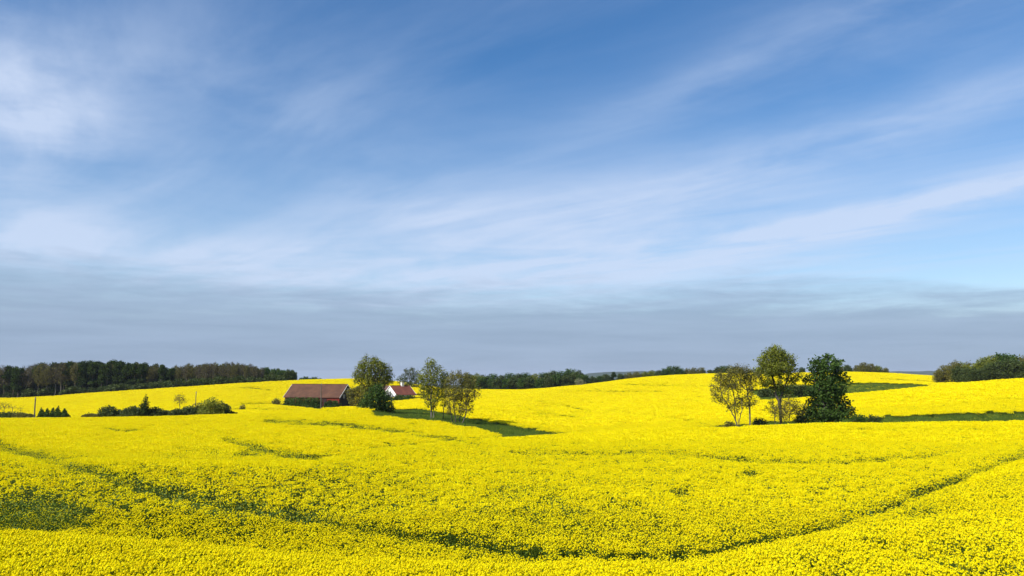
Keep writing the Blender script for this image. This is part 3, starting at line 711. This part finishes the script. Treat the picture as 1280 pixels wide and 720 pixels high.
for k, (x, yt, w, lf, lab) in enumerate([(-6,514,10,'mid_leaf','low scrub bush cut by the left edge of the photo'),(9,514,11,'mid_leaf','low scrub bush below the twiggy bare shrub at far left'),(25,515,9,'bud_leaf','low brownish scrub left of the thin pole'),(36,517,6,'bud_leaf','last low scrub just left of the thin pole')]):
    bush(x, yt, w, HB, lf, lab, 84 + k, 'scrub_bush', 'bush', nleaf=1500)
px_tree('bare_shrub', 'twiggy bare shrub above the scrub at far left', 'shrub', 9, 520, HB + 2, [(5,508,8,5),(15,509,6,4),(26,511,4,3)], 90, 110, .3, .05, M['bark'], M['bud_leaf'], 60, .2, .2, stems=[((6,0),(5,512)),((12,.2),(14,512)),((20,.2),(25,514))], twig=M['twig'], twig_n=300, twig_len=.6, twig_w=.014)
bush(345.5, 497.5, 5, 248, 'bud_leaf', 'small dark brown bush left of the barn', 92, yb=502, nleaf=500, ls=.35)
bush(303, 505.5, 3.4, 200, 'bud_leaf', 'small brown bush in the field right of the hedge', 93, yb=510, nleaf=400, ls=.28)
for k, (x, yt, w, lab) in enumerate([(361,496.2,7,'leftmost green shrub against the front of the barn'),(370,496,8,'second green shrub from the left against the front of the barn'),(379,496.2,8,'third green shrub from the left against the front of the barn'),(388,496,8,'green shrub against the barn just left of the pole'),(396,496.6,6,'green shrub behind the foot of the pole by the barn'),(412,499.8,6,'green shrub below the bare red wall of the barn'),(419,500.2,5,'small green shrub at the right front corner of the barn')]):
    bush(x, yt, w, 243.5 - k * .3, 'dark_leaf', lab, 100 + k, 'wall_shrub', 'shrub', yb=508, nleaf=1300, ls=.40, group='shrubs along the barn wall')
px_tree('tall_hedge', 'tall flat topped olive hedge between barn and evergreen shrub', 'hedge', 446, 505, 246,
    [(439,494,6,9),(446,493,7,10),(454,494,7,9),(441,487,6,4),(449,486,7,4),(457,487,6,4),(463,495,7,9),(447,502,12,5)], 110, 420, .6, .15, M['bark'], M['bud_leaf'], 4200, .42, .28, stems=[((440,0),(440,497)),((448,.4),(448,497)),((456,.2),(457,497))], tipmax=8, fill=.6, twig=M['twig_olive'], twig_n=400, twig_len=.8, twig_w=.02)
for k, (x, yt, w, lab) in enumerate([(482,486.5,8,'dark shrub below the white gable of the farmhouse'),(498,492.5,8,'dark shrub at the front corner of the white farmhouse'),(511,493.5,8,'dark shrub under the eaves of the white farmhouse')]):
    bush(x, yt, w, 284, 'dark_leaf', lab, 114 + k, 'garden_shrub', 'shrub', yb=500, nleaf=1400, ls=.45, group='shrubs round the farmhouse')

# ------------------------------------------------------------------ woods: one tree of each kind, then copies
def proto(kind, seed):
    rng = np.random.RandomState(seed)
    if kind in ('bare', 'budding'):
        lob = [(0, 0, 9.0, 2.1, 2.1, 4.4)] + [(rng.uniform(-1.8, 1.8), rng.uniform(-1.8, 1.8), rng.uniform(5.5, 12), 1.4, 1.4, 1.8) for _ in range(4)]
        tm, cm = tree_meshes(rng, [((0, 0, -.4), (.2, .1, 6.2))], lob, 230, .6, .14, .016, M['pale_bark'] if kind == 'bare' else M['bark'],
            M['bud_leaf'], 160 if kind == 'bare' else 700, .4, .35, twig=M['twig'] if kind == 'bare' else M['twig_olive'], twig_n=1500, twig_len=1.1, twig_w=.028)
        return tm, cm, 13.8
    if kind == 'pine':
        lob = [(0, 0, 12.6, 1.5, 1.5, 1.5), (0, 0, 10.5, 2.1, 2.1, 1.7)] + [(rng.uniform(-1.2, 1.2), rng.uniform(-1.2, 1.2), z, 1.8, 1.8, 1.1) for z in (5, 6.5, 8, 9.3)]
        tm, cm = tree_meshes(rng, [((0, 0, -.4), (.1, 0, 10.5))], lob, 260, .6, .22, .02, M['bark'], M['pine'], 2800, .62, .38, tipmax=6, fill=.3)
        return tm, cm, 14.2
    if kind in ('dark', 'mid', 'olive', 'brown'):
        lob = [(0, 0, 7.3, 2.9, 2.9, 2.7), (-1.7, .5, 5.4, 2.4, 2.4, 2.4), (1.8, -.4, 5.2, 2.4, 2.4, 2.5), (.3, -1.4, 4.2, 3.0, 2.6, 2.6), (0, .6, 2.6, 3.2, 3.0, 2.0)] + [(rng.uniform(-2.6, 2.6), rng.uniform(-2, 2), rng.uniform(3.5, 8.3), 1.5, 1.5, 1.3) for _ in range(4)]
        lf = {'dark': 'dark_leaf', 'mid': 'mid_leaf', 'olive': 'new_leaf', 'brown': 'bud_leaf'}[kind]
        tm, cm = tree_meshes(rng, [((0, 0, -.4), (0, 0, 3.6))], lob, 420, .6, .30, .02, M['bark'], M[lf], 4600 if kind != 'brown' else 3200, .55, .42, tipmax=6, fill=.3,
            twig=M['twig_olive'], twig_n=0 if kind != 'brown' else 900, twig_len=1.0, twig_w=.03)
        return tm, cm, 9.9
    if kind == 'under':
        lob = [(0, 0, 1.6, 2.0, 1.6, 1.4), (1.2, .2, 1.2, 1.4, 1.4, 1.1), (-1.3, -.2, 1.1, 1.5, 1.4, 1.0)]
        tm, cm = tree_meshes(rng, [((0, 0, -.3), (.1, 0, .8)), ((.5, .2, -.3), (.7, .1, .8))], lob, 150, .4, .08, .015, M['bark'], M['mid_leaf'], 1500, .45, .25, tipmax=8, fill=.6)
        return tm, cm, 2.9
    if kind == 'blossom':
        lob = [(0, 0, 2.2, 2.0, 1.8, 1.6), (.8, 0, 1.5, 1.6, 1.4, 1.2)]
        tm, cm = tree_meshes(rng, [((0, 0, -.3), (0, 0, 1.2))], lob, 120, .4, .08, .015, M['bark'], M['blossom'], 700, .35, .25, tipmax=8)
        return tm, cm, 3.7
NAMES = {'bare': ('bare_tree', 'tree'), 'budding': ('budding_tree', 'tree'), 'pine': ('pine_tree', 'tree'), 'dark': ('dark_tree', 'tree'), 'mid': ('green_tree', 'tree'), 'olive': ('olive_tree_crown', 'tree'), 'brown': ('brown_tree', 'tree'), 'under': ('undergrowth_bush', 'bush'), 'blossom': ('flowering_bush', 'bush')}
NAMES['olive'] = ('pale_green_tree', 'tree')
PROT = {}
prng = random.Random(5)
def place(kind, x, ytop, Y, label, group=None, wide=1.0, var=None):
    nv = {'bare': 4, 'budding': 3, 'pine': 3}.get(kind, 2)
    v = prng.randrange(nv) if var is None else var
    key = (kind, v)
    X = float(slope_s(x, 470)) * Y; z = float(soil(X, Y)); h = max(float(ratio(ytop)) * Y - z, 1.0)
    if key not in PROT: PROT[key] = [proto(kind, 200 + 17 * v + 101 * (sum(map(ord, kind)) % 50)), None]
    (tm, cm, ph), root = PROT[key]; sc = h / ph; w = sc * wide
    rz = prng.uniform(0, 6.28)
    if root is None:
        root = thing(NAMES[kind][0], label, NAMES[kind][1], (X, Y, z), rz, group); root.scale = (w, w, sc)
        obj('trunk', tm, root); obj('crown', cm, root); PROT[key][1] = root; return root
    r = dup(root, (X, Y, z), rz, (w, w, sc), label)
    if group: r['group'] = group
    elif 'group' in r: del r['group']
    return r
def prof(x, pts):
    a = np.array(pts, float); return float(np.interp(x, a[:, 0], a[:, 1]))
WT = [(-60,456),(0,456),(20,457),(50,453.5),(75,452),(100,450.5),(130,451.5),(165,451.5),(185,453.5),(200,455),(214,458),(225,456),(240,454),(262,453),(285,452.5),(310,454.5),(325,458),(342,461),(356,461),(365,462.5),(371,466)]
def wkind(x, r):
    if x < 78: return 'bare' if r < .5 else ('pine' if r < .75 else 'budding')
    if x < 217: return 'pine' if r < .80 else 'budding'
    if x < 328: return 'bare' if r < .6 else 'budding'
    return 'dark' if r < .55 else 'mid'
WL = {('bare', 0): 'bare brown tree with pale trunk at the left end of the wood', ('pine', 0): 'dark pine among bare trunks at the left end of the wood', ('budding', 0): 'budding olive tree among bare trunks at the left end of the wood',
      ('pine', 1): 'dark green pine in the tall middle stretch of the left wood', ('budding', 1): 'budding olive tree among the dark pines of the left wood',
      ('bare', 2): 'bare grey brown tree in the leafless stretch right of the pines', ('budding', 2): 'budding tree in the leafless stretch right of the pines',
      ('dark', 3): 'low dark round tree at the right tip of the left wood', ('mid', 3): 'low green round tree at the right tip of the left wood'}
for row, (Yw, sp) in enumerate([(377, 9.0), (382, 9.5), (388, 10), (395, 10.5)]):
    x = -46 + row * 3
    while x < 372 - (0 if row == 0 else 3):
        kd = wkind(x, prng.random()); zone = 0 if x < 78 else 1 if x < 217 else 2 if x < 328 else 3
        yt = prof(x, WT) + prng.uniform(-1.6, 3.2) + (1.0 if row == 0 else 0)
        place(kd, x, yt, Yw + prng.uniform(-1.2, 1.2), WL[(kd, zone)], 'trees of the left hand wood', wide=prng.uniform(.9, 1.15) if zone < 3 else .8)
        x += sp * prng.uniform(.5, 1.5)
for Yu, xa, sp, ha, hb in ((375, 85, 10, 4, 9), (378, -46, 22, 4, 10), (384, -46, 9, 8, 15), (393, -46, 8, 14, 24), (403, -46, 9, 20, 27)):
    x = xa
    while x < 366:
        base = prof(x, [(0,497),(200,484),(290,479),(370,474)])
        top = max(base - prng.uniform(ha, hb), prof(x, WT) + 4)
        deep = Yu > 380
        place('under', x, top, Yu + prng.uniform(-.5, .8), 'dark green bush of the undergrowth along the front of the left wood' if not deep else 'tall shadowed bush between the trunks inside the left wood',
              'undergrowth of the left hand wood', wide=1.2 if not deep else .8)
        x += sp * prng.uniform(.8, 1.3)
for k, (x, yt) in enumerate([(377,471.6),(382.5,470.5),(388,472),(393,471),(400,472.3)]):
    place('dark', x, yt, 520, 'tiny far tree on the skyline just right of the left wood', 'tiny trees on the skyline', wide=.9)
# tree line behind the far crest, middle of the picture
mid_line = [(586,467,'mid'),(596,466.5,'olive'),(606,468.5,'mid'),(616,467,'dark'),(627,468.5,'mid'),(637,465.5,'dark'),(648,466.5,'mid'),(657,465,'dark'),(668,467.5,'olive'),(680,464.5,'dark'),(690,463,'mid'),(700,463.5,'dark'),(712,460.5,'dark'),(721,463,'mid'),(730,468.5,'dark')]
nearL = ['behind the multi stemmed tree', 'right of the multi stemmed tree']
desc = {'dark': 'dark green', 'mid': 'mid green', 'olive': 'pale olive', 'brown': 'brownish budding', 'pine': 'pointed dark', 'bare': 'bare grey'}
MG = 'trees of the middle skyline'
for row in range(2):
    for k, (x, yt, kd) in enumerate(mid_line):
        if row and k == len(mid_line) - 1: continue
        xx = x + (0 if row == 0 else 5) + prng.uniform(-1, 1); y2 = yt + (0 if row == 0 else 5) + prng.uniform(-.4, .6)
        Yt = 455 + prng.uniform(-8, 8) if row == 0 else 428 + prng.uniform(-6, 6)
        kk = kd if row == 0 else ('mid' if kd == 'dark' else 'dark')
        part = 'left third' if x < 632 else 'middle' if x < 684 else 'right end'
        place(kk, xx, y2, Yt, '%s tree in the %s row at the %s of the middle skyline belt' % (desc[kk], 'back' if row == 0 else 'front', part), MG, wide=1.15)
place('blossom', 724, 472.8, 392, 'pale flowering bush at the right end of the middle skyline belt', None, wide=1.1)
low_line = [(741,470.5,'mid'),(750,469.8,'dark'),(758,467.5,'mid'),(767,464.5,'pine'),(776,467,'mid'),(786,465.5,'brown'),(796,464.5,'brown'),(806,464.5,'olive'),(815,462.8,'olive'),(824,462.5,'mid'),(833,460.2,'dark'),(842,457.3,'dark'),(850,459.5,'dark'),
            (860,460.2,'brown'),(868,459.3,'brown'),(877,459.2,'brown'),(888,462,'mid'),(897,458.5,'mid'),(906,457,'dark'),(916,459,'dark'),(926,461,'mid'),(938,461.5,'brown'),(950,461,'mid'),(1003,459,'mid'),(1052,458.5,'brown'),(1060,456,'mid'),(1072,456.5,'brown'),(1080,453,'brown'),(1089,454.5,'brown'),(1098,457,'olive'),(1107,459.5,'brown')]
for k, (x, yt, kd) in enumerate(low_line):
    zone = ('on the low dip right of the blossom bush' if x < 780 else 'on the crest left of the tall skyline clump' if x < 828 else 'in the tall skyline clump of the far crest' if x < 855 else 'on the crest right of the tall skyline clump' if x < 892
            else 'on the crest behind the sparse tree' if x < 1030 else 'in the rounded skyline clump right of the dense dark tree')
    place(kd, x, yt, 468 + prng.uniform(-8, 8), '%s tree %s' % (desc[kd], zone), 'trees along the far crest', wide=1.25)
right = [(1173,461.5,'brown'),(1181,456.5,'brown'),(1193,451,'brown'),(1203,453,'olive'),(1213,452.5,'brown'),(1222,453.5,'olive'),(1232,446.5,'olive'),(1242,444,'olive'),(1254,441.5,'dark'),(1266,443,'dark'),(1276,445,'brown'),(1288,446,'dark'),(1300,449,'brown')]
RG = 'trees of the right hand clump'
for row in range(2):
    for k, (x, yt, kd) in enumerate(right):
        if row and k < 2: continue
        xx = x + 5 * row + prng.uniform(-1, 1); y2 = yt + (0 if row == 0 else 7)
        part = 'brownish lower left part' if x < 1226 else 'taller right part'
        kk = kd if row == 0 else 'mid'
        place(kk, xx, y2, 318 + prng.uniform(-4, 4) - 14 * row, '%s tree in the %s row, %s of right hand clump' % (desc[kk], 'back' if row == 0 else 'front', part), RG, wide=1.0)

# ------------------------------------------------------------------ rapeseed: plants and clumps, scattered one by one
def crop_mesh(rng, rad, n_rac, q_rac, R_rac, qsize, leaves, lsize, hmin, hmax, stems=True, name='rapeseed_plant', low=.35):
    Vs = []; Fs = []; mi = []; off = 0
    a = rng.uniform(0, 2 * math.pi, n_rac); r = rad * np.sqrt(rng.rand(n_rac))
    top = np.stack([np.cos(a) * r, np.sin(a) * r, rng.uniform(hmin, hmax, n_rac)], 1)
    if q_rac:
        dr = rand_unit(rng, n_rac * q_rac); dr[:, 2] = np.abs(dr[:, 2]) * 1.2 - .25
        C = np.repeat(top, q_rac, 0) + dr * R_rac * np.array([1, 1, 1.15]) * (.6 + .4 * rng.rand(len(dr), 1))
        nr = dr + np.array([0, 0, .25]) + rng.normal(size=dr.shape) * .35; nr /= np.linalg.norm(nr, axis=1, keepdims=True)
        u = np.cross(nr, rand_unit(rng, len(nr))); u /= np.linalg.norm(u, axis=1, keepdims=True); v = np.cross(nr, u)
        s = (qsize * (.7 + .6 * rng.rand(len(nr))))[:, None] * .5
        V = np.stack([C - u * s, C - v * s * .85, C + u * s, C + v * s * .85], 1).reshape(-1, 3); n = len(C)
        Vs.append(V); Fs.append(np.arange(4 * n).reshape(-1, 4) + off); mi.append(np.zeros(n)); off += len(V)
    if stems:
        b = top * np.array([.35, .35, 0]) + np.array([0, 0, .25]); w = .006
        for d in ((w, 0, 0), (0, w, 0)):
            d = np.array(d); V = np.stack([b - d, b + d, top + d * .7, top - d * .7], 1).reshape(-1, 3); n = n_rac
            Vs.append(V); Fs.append(np.arange(4 * n).reshape(-1, 4) + off); mi.append(np.ones(n)); off += len(V)
    if leaves:
        a = rng.uniform(0, 2 * math.pi, leaves); r = rad * np.sqrt(rng.rand(leaves))
        C = np.stack([np.cos(a) * r, np.sin(a) * r, rng.uniform(low, hmin * .97, leaves)], 1)
        V, Fq = leaf_quads(rng, C, lsize * (.6 + .8 * rng.rand(leaves)), .42, .5)
        Vs.append(V); Fs.append(Fq + off); mi.append(np.ones(leaves)); off += len(V)
    return np_mesh(name, np.concatenate(Vs), Fs, [M['petal'], M['stem']], np.concatenate(mi))
src = bpy.data.collections.new('rapeseed_sources')
SRC = []
def source(me):
    o = bpy.data.objects.new('rapeseed_plant_%03d' % len(SRC), me); src.objects.link(o); SRC.append(o); return len(SRC) - 1
crng = np.random.RandomState(77)
V_ = {}
#                                      rad  racemes petals R   size leaves size  hmin hmax
V_['front'] = [source(crop_mesh(crng, .22, 10, 22, .027, .022, 10, .10, 1.03, 1.15)) for _ in range(6)]
V_['near'] = [source(crop_mesh(crng, .22, 7, 22, .030, .024, 10, .11, 1.02, 1.16)) for _ in range(6)]
V_['near_half'] = [source(crop_mesh(crng, .22, 6, 14, .026, .022, 16, .12, .86, 1.12, low=.3)) for _ in range(4)]
V_['near_thin'] = [source(crop_mesh(crng, .22, 3, 8, .022, .020, 24, .13, .68, .98, low=.3)) for _ in range(4)]
V_['front_half'] = V_['near_half']; V_['front_thin'] = V_['near_thin']
V_['mid'] = [source(crop_mesh(crng, .25, 8, 9, .034, .038, 8, .14, 1.02, 1.16, False)) for _ in range(6)]
V_['mid_half'] = [source(crop_mesh(crng, .25, 6, 7, .030, .034, 14, .15, .86, 1.12, False)) for _ in range(4)]
V_['mid_thin'] = [source(crop_mesh(crng, .25, 3, 5, .026, .030, 20, .16, .68, .98, False)) for _ in range(4)]
V_['clump'] = [source(crop_mesh(crng, .50, 25, 5, .044, .075, 14, .20, 1.0, 1.17, False)) for _ in range(6)]
V_['clump_half'] = [source(crop_mesh(crng, .50, 16, 4, .040, .065, 32, .21, .84, 1.12, False)) for _ in range(4)]
V_['clump_thin'] = [source(crop_mesh(crng, .50, 6, 4, .034, .06, 50, .22, .66, .98, False)) for _ in range(4)]
V_['patch'] = [source(crop_mesh(crng, 1.15, 150, 3, .07, .15, 30, .34, 1.0, 1.18, False)) for _ in range(6)]
V_['patch_half'] = [source(crop_mesh(crng, 1.15, 80, 3, .06, .13, 90, .34, .84, 1.12, False)) for _ in range(4)]
V_['patch_thin'] = [source(crop_mesh(crng, 1.15, 32, 3, .06, .12, 150, .34, .60, .98, False)) for _ in range(4)]
def scatter(Y0, Y1, dens, smax=.74):
    area = smax * (Y1 ** 2 - Y0 ** 2); n = int(area * dens); wide = 14.0
    Y = np.sqrt(crng.rand(n) * (Y1 ** 2 - Y0 ** 2) + Y0 ** 2); X = crng.uniform(-smax, smax, n) * Y
    m = int(2 * wide * (Y1 - Y0) * dens); Ye = crng.uniform(Y0, Y1, m); e = crng.uniform(0, wide, m); sg_ = np.where(crng.rand(m) < .5, -1, 1)   # a margin beyond both sides of the frame
    return np.concatenate([X, sg_ * (smax * Ye + e)]), np.concatenate([Y, Ye])
pts = []; ids = []; rot = []; scl = []
def sow(Y0, Y1, dens, kind):
    X, Y = scatter(Y0, Y1, dens)
    Z = canopy(X, Y)
    gm_ = grass_mask(X, Y, Z)
    keep = (~gm_ | (crng.rand(len(X)) < .34)) & ~yard_mask(X, Y) & ~wood_mask(X, Y + 3)
    X, Y, Z, gm_ = X[keep], Y[keep], Z[keep], gm_[keep]; n = len(X)
    t = thinness(X, Y, Z); hv = fbm(X / 2.2, Y / 2.2, 15, 3); t = np.where(gm_, 1.0, t)
    r = crng.rand(n); thin = (r < t ** 1.8 * 1.05) | gm_; half = (r < t * 1.35 + .10 * (hv < .45)) & ~thin
    k = len(V_[kind]); a = np.array(V_[kind])[crng.randint(k, size=n)]
    a = np.where(half, np.array(V_[kind + '_half'])[crng.randint(4, size=n)], a)
    a = np.where(thin, np.array(V_[kind + '_thin'])[crng.randint(4, size=n)], a)
    sc = (.95 + .12 * crng.rand(n)) * (1 - .16 * t) * (.95 + .10 * hv) * np.where(gm_, .75, 1)
    pts.append(np.stack([X, Y, Z - CROP - .20], 1)); ids.append(a); scl.append(sc)
    rot.append(np.stack([crng.normal(size=n) * .05, crng.normal(size=n) * .05, crng.uniform(0, 6.283, n)], 1))
sow(7.5, 26, 34, 'front'); sow(26, 34, 32, 'near'); sow(34, 70, 20, 'mid'); sow(70, 145, 5.0, 'clump'); sow(145, 430, .85, 'patch')
# a few metres of crop round the edges of the strips in finer grain
def gn_scatter(name, P, I, S, Rr, coll, mats_holder=None):
    me = bpy.data.meshes.new(name); me.vertices.add(len(P)); me.vertices.foreach_set('co', P.astype(np.float32).ravel())
    for nm, ty, key, arr in (('idx', 'INT', 'value', I.astype(np.int32)), ('scl', 'FLOAT', 'value', S.astype(np.float32)), ('rot', 'FLOAT_VECTOR', 'vector', Rr.astype(np.float32))):
        a = me.attributes.new(nm, ty, 'POINT'); a.data.foreach_set(key, arr.ravel())
    me.update(); o = obj(name, me)
    t = bpy.data.node_groups.new(name + '_nodes', 'GeometryNodeTree')
    t.interface.new_socket('Geometry', in_out='INPUT', socket_type='NodeSocketGeometry'); t.interface.new_socket('Geometry', in_out='OUTPUT', socket_type='NodeSocketGeometry')
    N = t.nodes; i = N.new('NodeGroupInput'); e = N.new('NodeGroupOutput'); ip = N.new('GeometryNodeInstanceOnPoints'); ci = N.new('GeometryNodeCollectionInfo')
    ci.inputs['Collection'].default_value = coll; ci.inputs['Separate Children'].default_value = True; ci.inputs['Reset Children'].default_value = True
    ip.inputs['Pick Instance'].default_value = True
    def attr(nm, ty):
        a = N.new('GeometryNodeInputNamedAttribute'); a.data_type = ty; a.inputs['Name'].default_value = nm; return a.outputs[0]
    t.links.new(i.outputs[0], ip.inputs['Points']); t.links.new(ci.outputs[0], ip.inputs['Instance'])
    t.links.new(attr('idx', 'INT'), ip.inputs['Instance Index']); t.links.new(attr('scl', 'FLOAT'), ip.inputs['Scale'])
    er = N.new('FunctionNodeEulerToRotation'); t.links.new(attr('rot', 'FLOAT_VECTOR'), er.inputs[0]); t.links.new(er.outputs[0], ip.inputs['Rotation'])
    t.links.new(ip.outputs[0], e.inputs[0])
    md = o.modifiers.new('scatter', 'NODES'); md.node_group = t
    return o
crop = gn_scatter('rapeseed_crop', np.concatenate(pts), np.concatenate(ids), np.concatenate(scl), np.concatenate(rot), src)
tag(crop, 'bright yellow flowering rapeseed covering the rolling fields', 'rapeseed', kind='stuff')
print('crop points', sum(len(p) for p in pts))

# grass of the unsown strips
gsrc = bpy.data.collections.new('grass_sources')
def grass_mesh(rng, rad, n, h):
    a = rng.uniform(0, 6.283, n); r = rad * np.sqrt(rng.rand(n)); b = np.stack([np.cos(a) * r, np.sin(a) * r, np.zeros(n) - .03], 1)
    lean = rng.normal(size=(n, 3)) * .25; lean[:, 2] = 1; tip = b + lean * (h * (.6 + .6 * rng.rand(n, 1)))
    sd = rand_unit(rng, n) * .03; sd[:, 2] = 0
    V = np.stack([b - sd, b + sd, tip], 1).reshape(-1, 3)
    return np_mesh('grass_tuft', V, [np.arange(3 * n).reshape(-1, 3)], [M['grass']])
for k in range(4): gsrc.objects.link(bpy.data.objects.new('grass_tuft_%02d' % k, grass_mesh(crng, .7, 110, .55)))
X, Y = scatter(95, 400, 1.6)
mk = grass_mask(X, Y, canopy(X, Y)) & ((Y < 190) | (crng.rand(len(X)) < .5)); X, Y = X[mk], Y[mk]; n = len(X)
yx = []; 
for a, b, r in YARD:
    m_ = int(r * r * 1.5); q = r * np.sqrt(crng.rand(m_)); an = crng.uniform(0, 6.283, m_); yx.append(np.stack([a + q * np.cos(an), b + q * np.sin(an)], 1))
yx = np.concatenate(yx); X = np.concatenate([X, yx[:, 0]]); Y = np.concatenate([Y, yx[:, 1]]); n = len(X)
gr = gn_scatter('grass', np.stack([X, Y, soil(X, Y)], 1), crng.randint(4, size=n), .7 + .8 * crng.rand(n), np.stack([np.zeros(n), np.zeros(n), crng.uniform(0, 6.283, n)], 1), gsrc)
tag(gr, 'dark green grass of the unsown strips between the yellow fields', 'grass', kind='stuff')
